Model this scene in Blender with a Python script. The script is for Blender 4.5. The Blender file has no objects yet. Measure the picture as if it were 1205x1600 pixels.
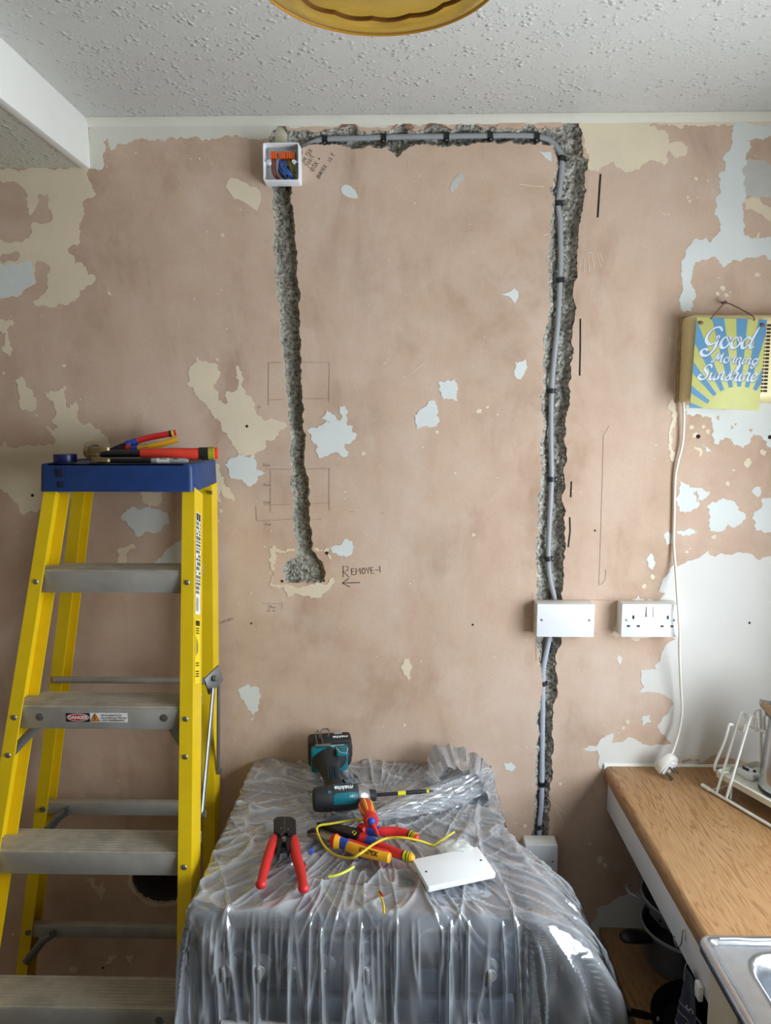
import bpy, bmesh, math, random
import numpy as np
from mathutils import Vector, Matrix, noise
from mathutils.geometry import delaunay_2d_cdt

random.seed(11)
rng = np.random.default_rng(11)
scene = bpy.context.scene
COL = scene.collection
PI = math.pi

# ------------------------------------------------------------------ camera
# image frame 1205 x 1600; wall_back is the plane y = 0, x to the right, z up, floor z = 0
FPX = 1180.0
PITCH, YAW = math.radians(7.2), math.radians(1.2)
CAM = Vector((0.0, -1.93, 1.834))
cam_data = bpy.data.cameras.new('camera')
cam_data.sensor_fit = 'VERTICAL'
cam_data.sensor_height = 24.0
cam_data.lens = 24.0 * FPX / 1600.0
cam_data.clip_start = 0.02
cam = bpy.data.objects.new('camera', cam_data)
COL.objects.link(cam)
cam.location = CAM
cam.rotation_euler = (PI / 2 - PITCH, 0, YAW)
scene.camera = cam

# ------------------------------------------------------------------ world, daylight, exposure
world = bpy.data.worlds.new('overcast_sky')
scene.world = world
world.use_nodes = True
bg = world.node_tree.nodes['Background']
bg.inputs[0].default_value = (0.81, 0.905, 1.0, 1)
bg.inputs[1].default_value = 14.0
scene.view_settings.view_transform = 'Standard'
scene.view_settings.look = 'None'
scene.view_settings.gamma = 1.0
scene.view_settings.use_curve_mapping = False
scene.view_settings.exposure = 0.0
scene.cycles.use_denoising = True
scene.cycles.max_bounces = 7
scene.cycles.diffuse_bounces = 4
scene.cycles.adaptive_threshold = 0.03
scene.cycles.transparent_max_bounces = 24
scene.cycles.sample_clamp_indirect = 8.0

RX = 1.15            # right wall plane
CEIL = 2.551
# window opening in the right wall, above the sink: y0, y1, z0, z1
WIN_R = (-1.95, -0.48, 1.04, 2.04)
BACKY = -3.6

def portal(name, loc, rot, sx, sy):
    d = bpy.data.lights.new(name, 'AREA')
    d.shape = 'RECTANGLE'; d.size = sx; d.size_y = sy
    d.cycles.is_portal = True
    o = bpy.data.objects.new(name, d); COL.objects.link(o)
    o.location = loc; o.rotation_euler = rot
portal('window_daylight', (RX + 0.10, (WIN_R[0] + WIN_R[1]) / 2, (WIN_R[2] + WIN_R[3]) / 2), (0, PI / 2, 0), WIN_R[3] - WIN_R[2], WIN_R[1] - WIN_R[0])

# ------------------------------------------------------------------ pixel -> place helpers (used to take real positions off the photograph)
_fw = Vector((-math.sin(YAW) * math.cos(PITCH), math.cos(YAW) * math.cos(PITCH), -math.sin(PITCH)))
_rt = Vector((math.cos(YAW), math.sin(YAW), 0))
_up = _rt.cross(_fw)
def ray(px, py):
    return _fw + _rt * ((px - 602.5) / FPX) - _up * ((py - 800) / FPX)
def onY(px, py, y=0.0):
    d = ray(px, py); return CAM + d * ((y - CAM.y) / d.y)
def onZ(px, py, z):
    d = ray(px, py); return CAM + d * ((z - CAM.z) / d.z)

# ------------------------------------------------------------------ materials
def lin(c):
    c = c / 255.0
    return c / 12.92 if c <= 0.04045 else ((c + 0.055) / 1.055) ** 2.4
def rgb(t):
    return (lin(t[0]), lin(t[1]), lin(t[2]), 1)
_M = {}
class NT:
    def __init__(self, m):
        m.use_nodes = True
        self.t = m.node_tree; self.n = self.t.nodes; self.bsdf = self.n['Principled BSDF']; self.out = self.n['Material Output']
    def add(self, kind, **kw):
        x = self.n.new(kind)
        for k, v in kw.items(): setattr(x, k, v)
        return x
    def link(self, a, b): self.t.links.new(a, b)
    def pos(self):
        return self.add('ShaderNodeNewGeometry').outputs['Position']
    def mapped(self, scale=(1, 1, 1), rot=(0, 0, 0), src=None):
        mp = self.add('ShaderNodeMapping'); mp.inputs['Scale'].default_value = scale; mp.inputs['Rotation'].default_value = rot
        self.link(src or self.pos(), mp.inputs['Vector']); return mp.outputs[0]
    def noise(self, scale, detail=4, rough=.55, vec=None, dist=0):
        x = self.add('ShaderNodeTexNoise'); x.inputs['Scale'].default_value = scale; x.inputs['Detail'].default_value = detail
        x.inputs['Roughness'].default_value = rough; x.inputs['Distortion'].default_value = dist
        self.link(vec or self.pos(), x.inputs['Vector']); return x.outputs['Fac']
    def voronoi(self, scale, vec=None, feature='F1', out='Distance'):
        x = self.add('ShaderNodeTexVoronoi', feature=feature); x.inputs['Scale'].default_value = scale
        self.link(vec or self.pos(), x.inputs['Vector']); return x.outputs[out]
    def ramp(self, fac, stops):
        x = self.add('ShaderNodeValToRGB'); e = x.color_ramp.elements
        while len(e) < len(stops): e.new(0.5)
        for el, (p, c) in zip(e, stops): el.position = p; el.color = c if len(c) == 4 else (*c, 1)
        self.link(fac, x.inputs[0]); return x.outputs[0]
    def mix(self, fac, a, b, blend='MIX'):
        x = self.add('ShaderNodeMix', data_type='RGBA', blend_type=blend)
        for i, v in ((0, fac), (6, a), (7, b)):
            if hasattr(v, 'is_output'): self.link(v, x.inputs[i])
            else: x.inputs[i].default_value = v
        return x.outputs[2]
    def math(self, op, a, b=0.0):
        x = self.add('ShaderNodeMath', operation=op)
        for i, v in ((0, a), (1, b)):
            if hasattr(v, 'is_output'): self.link(v, x.inputs[i])
            else: x.inputs[i].default_value = v
        return x.outputs[0]
    def bump(self, h, strength=.3, dist=.01, normal=None):
        x = self.add('ShaderNodeBump'); x.inputs['Strength'].default_value = strength; x.inputs['Distance'].default_value = dist
        self.link(h, x.inputs['Height'])
        if normal: self.link(normal, x.inputs['Normal'])
        return x.outputs[0]
    def base(self, c):
        if hasattr(c, 'is_output'): self.link(c, self.bsdf.inputs['Base Color'])
        else: self.bsdf.inputs['Base Color'].default_value = c
    def set(self, **kw):
        for k, v in kw.items(): self.bsdf.inputs[k.replace('_', ' ')].default_value = v
def mat(name, c, rough=.5, metal=0., var=.0, vs=30., bump=0., bs=200., dist=.002, **kw):
    """plain procedural material: colour with a soft noise variation and an optional fine relief"""
    if name in _M: return _M[name]
    m = bpy.data.materials.new(name); nt = NT(m); _M[name] = m
    col = rgb(c)
    if var > 0:
        f = nt.noise(vs, 5)
        dark = tuple(max(0, v * (1 - var)) for v in col[:3]); light = tuple(min(1, v * (1 + var)) for v in col[:3])
        nt.base(nt.ramp(f, [(.3, dark), (.7, light)]))
    else: nt.base(col)
    nt.set(Roughness=rough, Metallic=metal)
    if bump > 0: nt.link(nt.bump(nt.noise(bs, 4), bump, dist), nt.bsdf.inputs['Normal'])
    for k, v in kw.items(): nt.bsdf.inputs[k.replace('_', ' ')].default_value = v
    return m

# ------------------------------------------------------------------ object helpers
WM = {}
def tag(o, label=None, cat=None, group=None, kind=None):
    if label: o['label'] = label
    if cat: o['category'] = cat
    if group: o['group'] = group
    if kind: o['kind'] = kind
    return o
def thing(name, label, cat, loc=(0, 0, 0), rot=None, group=None):
    o = bpy.data.objects.new(name, None); COL.objects.link(o)
    m = Matrix.Translation(Vector(loc))
    if rot is not None: m = m @ (rot.to_4x4() if isinstance(rot, Matrix) else Matrix.Rotation(rot, 4, 'Z'))
    o.matrix_world = m; o.empty_display_size = .02
    WM[o.name] = m
    return tag(o, label, cat, group)
def frame(x, z):
    """rotation with local x along x and local z as near z as can be"""
    x = Vector(x).normalized(); z = Vector(z); y = z.cross(x).normalized(); z = x.cross(y)
    return Matrix((x, y, z)).transposed()
def frame_yz(y, z):
    y = Vector(y).normalized(); z = Vector(z); x = y.cross(z).normalized(); z = x.cross(y)
    return Matrix((x, y, z)).transposed()
def catmull(pts, n=8, closed=False):
    P = [Vector(p) for p in pts]; N = len(P); out = []
    rngi = range(N if closed else N - 1)
    for i in rngi:
        if closed: a, b, c, d = P[(i - 1) % N], P[i], P[(i + 1) % N], P[(i + 2) % N]
        else: a, b, c, d = P[max(i - 1, 0)], P[i], P[i + 1], P[min(i + 2, N - 1)]
        for k in range(n):
            t = k / n
            out.append(.5 * ((2 * b) + (c - a) * t + (2 * a - 5 * b + 4 * c - d) * t * t + (3 * b - a - 3 * c + d) * t ** 3))
    if not closed: out.append(P[-1].copy())
    return out
class MB:
    def __init__(self): self.v = []; self.f = []
    def add(self, vs, fs):
        o = len(self.v); self.v += [Vector(p) for p in vs]; self.f += [tuple(i + o for i in f) for f in fs]; return self
    def box(self, c, s, R=None, bev=0., seg=2, taper=None):
        """box of centre c and size s; taper = (kx, ky) scales its top"""
        bm = bmesh.new(); bmesh.ops.create_cube(bm, size=1)
        for q in bm.verts:
            k = taper if (taper and q.co.z > 0) else (1, 1)
            q.co = Vector((q.co.x * s[0] * k[0], q.co.y * s[1] * k[1], q.co.z * s[2]))
        if bev > 0: bmesh.ops.bevel(bm, geom=bm.edges[:], offset=min(bev, .49 * min(s)), segments=seg, profile=.5, affect='EDGES')
        bm.verts.index_update()
        c = Vector(c)
        self.add([(R @ q.co if R is not None else q.co) + c for q in bm.verts], [[q.index for q in f.verts] for f in bm.faces]); bm.free(); return self
    def tube(self, pts, r, n=10, closed=False, caps=True, sx=1., up=None):
        P = [Vector(p) for p in pts]; N = len(P); vs = []; fs = []
        R = r if hasattr(r, '__len__') else [r] * N
        T = []
        for i in range(N):
            if closed: t = P[(i + 1) % N] - P[i - 1]
            else: t = P[min(i + 1, N - 1)] - P[max(i - 1, 0)]
            T.append(t.normalized() if t.length > 1e-9 else Vector((0, 0, 1)))
        u = Vector(up) if up is not None else (Vector((0, 0, 1)) if abs(T[0].z) < .9 else Vector((0, 1, 0)))
        for i in range(N):
            u = (u - T[i] * u.dot(T[i])).normalized(); w = T[i].cross(u)
            for k in range(n):
                a = 2 * PI * k / n; vs.append(P[i] + u * (math.cos(a) * R[i]) + w * (math.sin(a) * R[i] * sx))
        for i in range(N if closed else N - 1):
            j = (i + 1) % N
            for k in range(n): fs.append((i * n + k, i * n + (k + 1) % n, j * n + (k + 1) % n, j * n + k))
        if caps and not closed:
            fs.append(tuple(range(n - 1, -1, -1))); fs.append(tuple((N - 1) * n + k for k in range(n)))
        return self.add(vs, fs)
    def cyl(self, a, b, r0, r1=None, n=20, caps=True):
        return self.tube([a, b], [r0, r0 if r1 is None else r1], n, caps=caps)
    def lathe(self, prof, n=32, M4=None, cap=False, mod=None):
        """profile of (r, z) turned about local z"""
        vs = []; fs = []; m = len(prof)
        for k in range(n):
            a = 2 * PI * k / n
            for j, (r, z) in enumerate(prof):
                rr = r * (mod(a, j) if mod else 1); p = Vector((rr * math.cos(a), rr * math.sin(a), z)); vs.append(M4 @ p if M4 is not None else p)
        for k in range(n):
            q = (k + 1) % n
            for j in range(m - 1): fs.append((k * m + j, q * m + j, q * m + j + 1, k * m + j + 1))
        if cap:
            fs.append(tuple(k * m for k in range(n - 1, -1, -1))); fs.append(tuple(k * m + m - 1 for k in range(n)))
        return self.add(vs, fs)
    def prism(self, poly, h0, h1, M4=None, bev=0.):
        """polygon in local xy extruded from z = h0 to h1"""
        bm = bmesh.new(); b = [bm.verts.new((p[0], p[1], h0)) for p in poly]; t = [bm.verts.new((p[0], p[1], h1)) for p in poly]; n = len(poly)
        bm.faces.new(b[::-1]); bm.faces.new(t)
        for i in range(n): bm.faces.new((b[i], b[(i + 1) % n], t[(i + 1) % n], t[i]))
        bmesh.ops.recalc_face_normals(bm, faces=bm.faces[:])
        if bev > 0:
            es = [e for e in bm.edges if abs(e.verts[0].co.z - e.verts[1].co.z) < 1e-7]
            bmesh.ops.bevel(bm, geom=es, offset=bev, segments=2, profile=.5, affect='EDGES')
        bm.verts.index_update()
        self.add([M4 @ q.co if M4 is not None else q.co for q in bm.verts], [[q.index for q in f.verts] for f in bm.faces]); bm.free(); return self
    def loft(self, rows, closed=False, caps=False):
        n = len(rows[0]); vs = [p for r in rows for p in r]; fs = []
        for i in range(len(rows) - 1):
            for k in range(n if closed else n - 1):
                q = (k + 1) % n; fs.append((i * n + k, i * n + q, (i + 1) * n + q, (i + 1) * n + k))
        if caps:
            fs.append(tuple(range(n - 1, -1, -1))); fs.append(tuple((len(rows) - 1) * n + k for k in range(n)))
        return self.add(vs, fs)
    def ball(self, c, r, n=14, s=(1, 1, 1)):
        rows = []
        for i in range(n + 1):
            a = PI * i / n; rows.append([Vector((c[0] + r * s[0] * math.sin(a) * math.cos(2 * PI * k / n), c[1] + r * s[1] * math.sin(a) * math.sin(2 * PI * k / n), c[2] + r * s[2] * math.cos(a))) for k in range(n)])
        return self.loft(rows, closed=True)
    def build(self, name, m, parent=None, world=False, smooth=True, ang=38, label=None, cat=None, group=None, kind=None):
        vs = self.v
        if parent is not None and world:
            inv = WM.get(parent.name, Matrix.Identity(4)).inverted(); vs = [inv @ p for p in vs]
        me = bpy.data.meshes.new(name); me.from_pydata([tuple(p) for p in vs], [], self.f)
        bm = bmesh.new(); bm.from_mesh(me); bmesh.ops.recalc_face_normals(bm, faces=bm.faces[:]); bm.to_mesh(me); bm.free()
        if m: me.materials.append(m)
        if smooth:
            me.shade_smooth(); me.set_sharp_from_angle(angle=math.radians(ang))
        o = bpy.data.objects.new(name, me); COL.objects.link(o)
        if parent is not None:
            o.parent = parent; WM[o.name] = WM.get(parent.name, Matrix.Identity(4))
        else: WM[o.name] = Matrix.Identity(4)
        return tag(o, label, cat, group, kind)
def part(name, m, parent, fn, world=False, **kw):
    b = MB(); fn(b); return b.build(name, m, parent, world, **kw)
def recenter(o):
    """a one-mesh thing gets its origin at its base"""
    me = o.data; n = len(me.vertices); a = np.empty(n * 3); me.vertices.foreach_get('co', a); a = a.reshape(-1, 3)
    c = Vector(((a[:, 0].min() + a[:, 0].max()) / 2, (a[:, 1].min() + a[:, 1].max()) / 2, a[:, 2].min()))
    me.transform(Matrix.Translation(-c)); o.location = c; WM[o.name] = Matrix.Translation(c); return o
def grid_mesh(name, X, Y, Z, keep, m, parent=None, smooth=True, uv=False):
    """grid of numpy points; faces kept where keep (per cell) is true"""
    nr, nc = X.shape
    idx = np.arange(nr * nc).reshape(nr, nc)
    q = np.stack([idx[:-1, :-1], idx[:-1, 1:], idx[1:, 1:], idx[1:, :-1]], -1)[keep] if keep is not None else np.stack([idx[:-1, :-1], idx[:-1, 1:], idx[1:, 1:], idx[1:, :-1]], -1).reshape(-1, 4)
    used = np.unique(q); re = -np.ones(nr * nc, int); re[used] = np.arange(len(used))
    co = np.stack([X.ravel(), Y.ravel(), Z.ravel()], -1)[used]
    me = bpy.data.meshes.new(name); me.from_pydata(co.tolist(), [], re[q].tolist()); me.materials.append(m)
    if smooth: me.shade_smooth()
    o = bpy.data.objects.new(name, me); COL.objects.link(o)
    if parent is not None: o.parent = parent; WM[o.name] = WM.get(parent.name, Matrix.Identity(4))
    return o

# numpy value noise
_perm = rng.random((256, 256))
def vnoise(x, y):
    xi = np.floor(x).astype(int); yi = np.floor(y).astype(int); fx = x - xi; fy = y - yi
    fx = fx * fx * (3 - 2 * fx); fy = fy * fy * (3 - 2 * fy)
    g = lambda a, b: _perm[a % 256, b % 256]
    return (g(xi, yi) * (1 - fx) + g(xi + 1, yi) * fx) * (1 - fy) + (g(xi, yi + 1) * (1 - fx) + g(xi + 1, yi + 1) * fx) * fy
def fbm(x, y, o=4):
    s = 0; a = .5
    for _ in range(o): s = s + a * vnoise(x, y); x = x * 2.03 + 17.3; y = y * 2.03 + 9.1; a *= .5
    return s
def ridge(x, y): return 1 - np.abs(2 * vnoise(x, y) - 1)
def worley(px, py, qx, qy):
    """distance to nearest and second nearest feature point"""
    d1 = np.empty(px.size); d2 = np.empty(px.size); a = px.ravel(); b = py.ravel()
    for i in range(0, a.size, 4000):
        d = (a[i:i + 4000, None] - qx[None]) ** 2 + (b[i:i + 4000, None] - qy[None]) ** 2
        p = np.partition(d, 1, axis=1)[:, :2]; d1[i:i + 4000] = np.sqrt(p[:, 0]); d2[i:i + 4000] = np.sqrt(p[:, 1])
    return d1.reshape(px.shape), d2.reshape(px.shape)

# ------------------------------------------------------------------ lettering
def text_mesh(txt, size, name, m, parent, M4, shear=0., offset=0., extrude=.0002, align='CENTER', spacing=1., world=False):
    cu = bpy.data.curves.new(name, 'FONT'); cu.body = txt; cu.size = size; cu.shear = shear; cu.offset = offset; cu.extrude = extrude
    cu.align_x = align; cu.align_y = 'CENTER'; cu.space_character = spacing; cu.resolution_u = 3
    t = bpy.data.objects.new(name, cu); COL.objects.link(t)
    dg = bpy.context.evaluated_depsgraph_get(); me = bpy.data.meshes.new_from_object(t.evaluated_get(dg))
    bpy.data.objects.remove(t)
    if world and parent is not None: M4 = WM[parent.name].inverted() @ M4
    me.transform(M4); me.materials.clear(); me.materials.append(m)
    o = bpy.data.objects.new(name, me); COL.objects.link(o)
    if parent is not None: o.parent = parent
    return o
def ribbon(b, pts, w, M4, h=0., nib=None):
    """flat stroke along 2-D points (local xy); nib = (angle, thin) gives thick and thin strokes"""
    P = [Vector((p[0], p[1], 0)) for p in pts]; n = len(P); L = []; Rr = []
    for i in range(n):
        t = P[min(i + 1, n - 1)] - P[max(i - 1, 0)]
        t = t.normalized() if t.length > 1e-9 else Vector((1, 0, 0)); s = Vector((-t.y, t.x, 0)); ww = w
        if nib: ww = w * (nib[1] + (1 - nib[1]) * abs(math.sin(math.atan2(t.y, t.x) - nib[0])) ** 1.5)
        if nib: ww *= min(1, .45 + 4 * min(i, n - 1 - i) / n)
        L.append(M4 @ (P[i] + s * ww / 2 + Vector((0, 0, h)))); Rr.append(M4 @ (P[i] - s * ww / 2 + Vector((0, 0, h))))
    b.loft([L, Rr])
# single-stroke hand lettering on a 1-high box
STROKE = {
 'A': [[(0, 0), (.3, 1), (.6, 0)], [(.1, .38), (.5, .4)]], 'B': [[(0, 0), (.05, 1), (.4, .92), (.42, .62), (.06, .52), (.5, .4), (.48, .06), (0, 0)]],
 'C': [[(.5, .9), (.2, 1), (0, .5), (.2, 0), (.52, .1)]], 'E': [[(.45, 1), (0, .98), (.02, 0), (.5, .02)], [(0, .5), (.36, .52)]],
 'H': [[(0, 1), (.02, 0)], [(.5, 1), (.48, 0)], [(0, .5), (.5, .52)]], 'I': [[(.1, 1), (.1, 0)]], 'J': [[(0, 1), (.5, 1)], [(.3, 1), (.3, .1), (.1, 0), (0, .15)]],
 'M': [[(0, 0), (.08, 1), (.35, .4), (.62, 1), (.7, 0)]], 'N': [[(0, 0), (.02, 1), (.45, 0), (.47, 1)]], 'O': [[(.3, 1), (.02, .6), (.15, .05), (.45, .1), (.55, .6), (.3, 1)]],
 'P': [[(0, 0), (.04, 1), (.45, .9), (.42, .55), (.03, .45)]], 'R': [[(0, 0), (.04, 1), (.45, .9), (.42, .6), (.03, .5), (.5, 0)]],
 'S': [[(.45, .9), (.15, 1), (.05, .7), (.42, .4), (.35, .02), (0, .1)]], 'T': [[(0, 1), (.55, 1)], [(.28, 1), (.26, 0)]], 'U': [[(0, 1), (.03, .15), (.25, 0), (.45, .15), (.48, 1)]],
 'V': [[(0, 1), (.25, 0), (.5, 1)]], 'X': [[(0, 1), (.5, 0)], [(.5, 1), (0, 0)]], '+': [[(.25, .8), (.25, .2)], [(0, .5), (.5, .5)]], '-': [[(0, .5), (.45, .52)]],
 'D': [[(0, 0), (.04, 1), (.4, .85), (.48, .4), (.3, .05), (0, 0)]], 'L': [[(.02, 1), (0, 0), (.42, .02)]], '!': [[(.1, 1.1), (.1, .1)]],
 'c': [[(.35, .5), (.1, .55), (0, .25), (.15, 0), (.38, .1)]], 'm': [[(0, .5), (.02, 0)], [(.02, .35), (.18, .55), (.24, 0)], [(.24, .35), (.4, .55), (.46, 0)]],
 '1': [[(.1, 1), (.1, 0)]], '0': [[(.25, 1), (0, .5), (.25, 0), (.45, .5), (.25, 1)]], '5': [[(.4, 1), (.05, 1), (.02, .6), (.38, .5), (.35, .05), (0, 0)]], '6': [[(.4, 1), (.05, .5), (.1, 0), (.4, .2), (.1, .45)]],
 '7': [[(0, 1), (.45, 1), (.15, 0)]], '4': [[(.3, 1), (0, .4), (.5, .4)], [(.35, .7), (.33, 0)]], ' ': [],
}
def handwrite(b, txt, size, M4, w, gap=.2):
    x = 0
    for ch in txt:
        st = STROKE.get(ch, STROKE.get(ch.upper(), [])); mx = .45
        for s in st:
            mx = max(mx if s is not st[0] else 0, max(p[0] for p in s))
            j = lambda: (random.random() - .5) * .06
            ribbon(b, [((x + p[0] + j()) * size, (p[1] + j()) * size) for p in s], w, M4)
        x += (mx if st else .3) + gap
    return x * size
# ------------------------------------------------------------------ surface materials of the room
def m_plaster():
    m = bpy.data.materials.new('bare_pink_plaster'); nt = NT(m)
    big = nt.noise(2.3, 5, .6, dist=.4); mid = nt.noise(11, 6, .62); fine = nt.noise(140, 3)
    streak = nt.noise(6, 5, .6, nt.mapped((1.6, 1, .35), (0, .12, 0)))
    c = nt.ramp(big, [(.30, rgb((180, 152, 130))), (.5, rgb((200, 171, 148))), (.72, rgb((207, 183, 164)))])
    c = nt.mix(nt.ramp(mid, [(.42, (0, 0, 0)), (.75, (.55, .55, .55))]), c, rgb((214, 190, 170)))
    c = nt.mix(nt.ramp(streak, [(.5, (0, 0, 0)), (.8, (.5, .5, .5))]), c, rgb((178, 148, 122)))
    c = nt.mix(nt.ramp(fine, [(.35, (.10, .10, .10)), (.6, (0, 0, 0))]), c, rgb((170, 140, 120)))
    haze = nt.noise(3.7, 6, .68, nt.mapped((1, 1, .7)), .7)      # plaster dust and thin skim smears
    c = nt.mix(nt.ramp(haze, [(.50, (0, 0, 0)), (.74, (.42, .42, .42))]), c, rgb((218, 202, 188)))
    damp = nt.noise(5.3, 5, .6, nt.mapped((1, 1, .5), (0, -.3, 0)), .5)
    c = nt.mix(nt.ramp(damp, [(.30, (.5, .5, .5)), (.46, (0, 0, 0))]), c, rgb((160, 128, 104)))
    speck = nt.voronoi(34)   # flecks of paint left behind
    sm = nt.math('MULTIPLY', nt.math('LESS_THAN', speck, .07), nt.ramp(nt.noise(7, 2), [(.52, (0, 0, 0)), (.6, (1, 1, 1))]))
    c = nt.mix(sm, c, rgb((224, 214, 196)))
    nt.base(c); nt.set(Roughness=.78)
    nt.bsdf.inputs['Specular IOR Level'].default_value = .25
    h = nt.math('ADD', nt.math('MULTIPLY', mid, .6), nt.math('MULTIPLY', nt.noise(60, 5), .25))
    nt.link(nt.bump(h, .22, .006), nt.bsdf.inputs['Normal'])
    return m
PLASTER = m_plaster()
def m_paint(name, c, var=.06, rough=.6):
    m = bpy.data.materials.new(name); nt = NT(m); col = rgb(c)
    f = nt.noise(9, 5, .6)
    nt.base(nt.ramp(f, [(.3, tuple(v * (1 - var) for v in col[:3])), (.7, tuple(min(1, v * (1 + var * .5)) for v in col[:3]))]))
    nt.set(Roughness=rough); nt.bsdf.inputs['Specular IOR Level'].default_value = .3
    nt.link(nt.bump(nt.noise(90, 5), .12, .003), nt.bsdf.inputs['Normal'])
    return m
CREAM = m_paint('old_cream_paint', (224, 208, 180))
WHITE = m_paint('white_filler', (216, 219, 214), .05)
PALE = m_paint('pale_paint', (217, 214, 207), .03)
GREYW = m_paint('smeared_filler', (196, 194, 186), .14)
COVE = m_paint('coving_paint', (214, 210, 196), .05)
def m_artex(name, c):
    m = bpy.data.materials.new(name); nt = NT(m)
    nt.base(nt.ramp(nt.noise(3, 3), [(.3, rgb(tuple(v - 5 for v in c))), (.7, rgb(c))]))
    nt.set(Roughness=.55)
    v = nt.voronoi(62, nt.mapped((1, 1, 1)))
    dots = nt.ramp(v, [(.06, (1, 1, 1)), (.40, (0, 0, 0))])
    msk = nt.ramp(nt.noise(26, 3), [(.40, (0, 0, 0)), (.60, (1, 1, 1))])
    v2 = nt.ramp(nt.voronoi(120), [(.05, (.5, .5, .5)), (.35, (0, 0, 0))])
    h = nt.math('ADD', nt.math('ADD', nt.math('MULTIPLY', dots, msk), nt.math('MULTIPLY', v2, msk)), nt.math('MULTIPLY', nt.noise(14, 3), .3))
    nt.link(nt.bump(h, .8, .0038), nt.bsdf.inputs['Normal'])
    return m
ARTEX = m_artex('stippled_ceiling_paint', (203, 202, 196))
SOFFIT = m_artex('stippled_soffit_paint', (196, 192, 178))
BEAMW = mat('white_beam_paint', (234, 233, 226), .5, var=.03, vs=6, bump=.1, bs=60)
def m_rubble(name, a, b, d):
    m = bpy.data.materials.new(name); nt = NT(m)
    f = nt.noise(120, 6, .7); g = nt.noise(22, 4)
    c = nt.ramp(f, [(.33, rgb(d)), (.47, rgb(a)), (.68, rgb(b))])
    c = nt.mix(nt.ramp(g, [(.45, (0, 0, 0)), (.7, (.5, .5, .5))]), c, rgb(tuple(int(v * .62) for v in a)))
    pits = nt.math('LESS_THAN', nt.voronoi(170), .22)
    c = nt.mix(nt.math('MULTIPLY', pits, nt.ramp(nt.noise(50, 2), [(.5, (0, 0, 0)), (.58, (.9, .9, .9))])), c, rgb((38, 36, 33)))
    nt.base(c); nt.set(Roughness=.95); nt.bsdf.inputs['Specular IOR Level'].default_value = .1
    nt.link(nt.bump(nt.noise(260, 5, .7), .8, .003), nt.bsdf.inputs['Normal'])
    return m
RUBBLE = m_rubble('chased_blockwork', (146, 142, 129), (202, 198, 184), (62, 58, 51))
RUBBLE2 = m_rubble('chased_render', (156, 151, 139), (226, 222, 212), (58, 54, 47))
DARKHOLE = mat('dark_cavity', (46, 42, 38), .9, var=.3, vs=40, bump=.5, bs=90)
FLOORM = mat('dark_vinyl_floor', (58, 52, 46), .6, var=.15, vs=8)
WALLSIDE = m_paint('painted_side_wall', (202, 185, 160))

# ------------------------------------------------------------------ 2-D outlines
def jag(poly, amp=.10, seg=.006, closed=True):
    """midpoint-displaced ragged outline"""
    P = [Vector(p) for p in poly]
    def split(a, b, out):
        d = b - a; L = d.length
        if L < seg: out.append(a); return
        m = (a + b) / 2 + Vector((-d.y, d.x)) * random.uniform(-amp, amp) * (1 if L < .05 else .5)
        split(a, m, out); split(m, b, out)
    out = []; n = len(P)
    for i in range(n if closed else n - 1): split(P[i], P[(i + 1) % n], out)
    if not closed: out.append(P[-1])
    return out
def crossings(px, pz, poly):
    ins = np.zeros(px.shape, bool); A = np.array([(p[0], p[1]) for p in poly]); B = np.roll(A, -1, 0)
    for (x0, z0), (x1, z1) in zip(A, B):
        if z0 == z1: continue
        ins ^= ((z0 > pz) != (z1 > pz)) & (px < (x1 - x0) * (pz - z0) / (z1 - z0) + x0)
    return ins
def edge_dist(px, pz, poly):
    A = np.array([(p[0], p[1]) for p in poly]); B = np.roll(A, -1, 0); best = np.full(px.size, 9.0); x = px.ravel(); z = pz.ravel()
    for a, b in zip(A, B):
        d = b - a; L = d @ d
        if L < 1e-14: continue
        t = np.clip(((x - a[0]) * d[0] + (z - a[1]) * d[1]) / L, 0, 1)
        best = np.minimum(best, (x - a[0] - t * d[0]) ** 2 + (z - a[1] - t * d[1]) ** 2)
    return np.sqrt(best).reshape(px.shape)
def cdt(loops):
    vs = []; es = []
    for lp in loops:
        o = len(vs); n = len(lp); vs += [Vector((p[0], p[1])) for p in lp]; es += [(o + i, o + (i + 1) % n) for i in range(n)]
    r = delaunay_2d_cdt(vs, es, [], 0, 1e-6); V = r[0]; F = r[2]
    if not F: return [], []
    c = np.array([((V[f[0]].x + V[f[1]].x + V[f[2]].x) / 3, (V[f[0]].y + V[f[1]].y + V[f[2]].y) / 3) for f in F])
    k = np.zeros(len(F), bool)
    for lp in loops: k ^= crossings(c[:, 0], c[:, 1], lp)
    return V, [f for f, q in zip(F, k) if q]
CROP = {'A': (0, 180, 4.704), 'B': (1000, 180, 5.332), 'C': (0, 440, 4.0), 'D': (270, 540, 3.443), 'E': (1000, 620, 4.707), 'F': (880, 820, 3.708),
        'G': (880, 180, 3.708), 'H': (340, 240, 4.635), 'I': (600, 500, 4.635), 'J': (140, 740, 3.544), 'K': (600, 240, 4.635), 'M': (0, 1250, 3.0125),
        'N': (300, 1030, 5.925), 'O': (780, 1180, 3.811), 'P': (0, 0, 1.0), 'Q': (380, 440, 3.077)}
def wallxz(crop, pts):
    ox, oy, s = CROP[crop]; out = []
    for x, y in pts:
        w = onY(ox + x / s, oy + y / s, 0.0); out.append((w.x, w.z))
    return out

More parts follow.
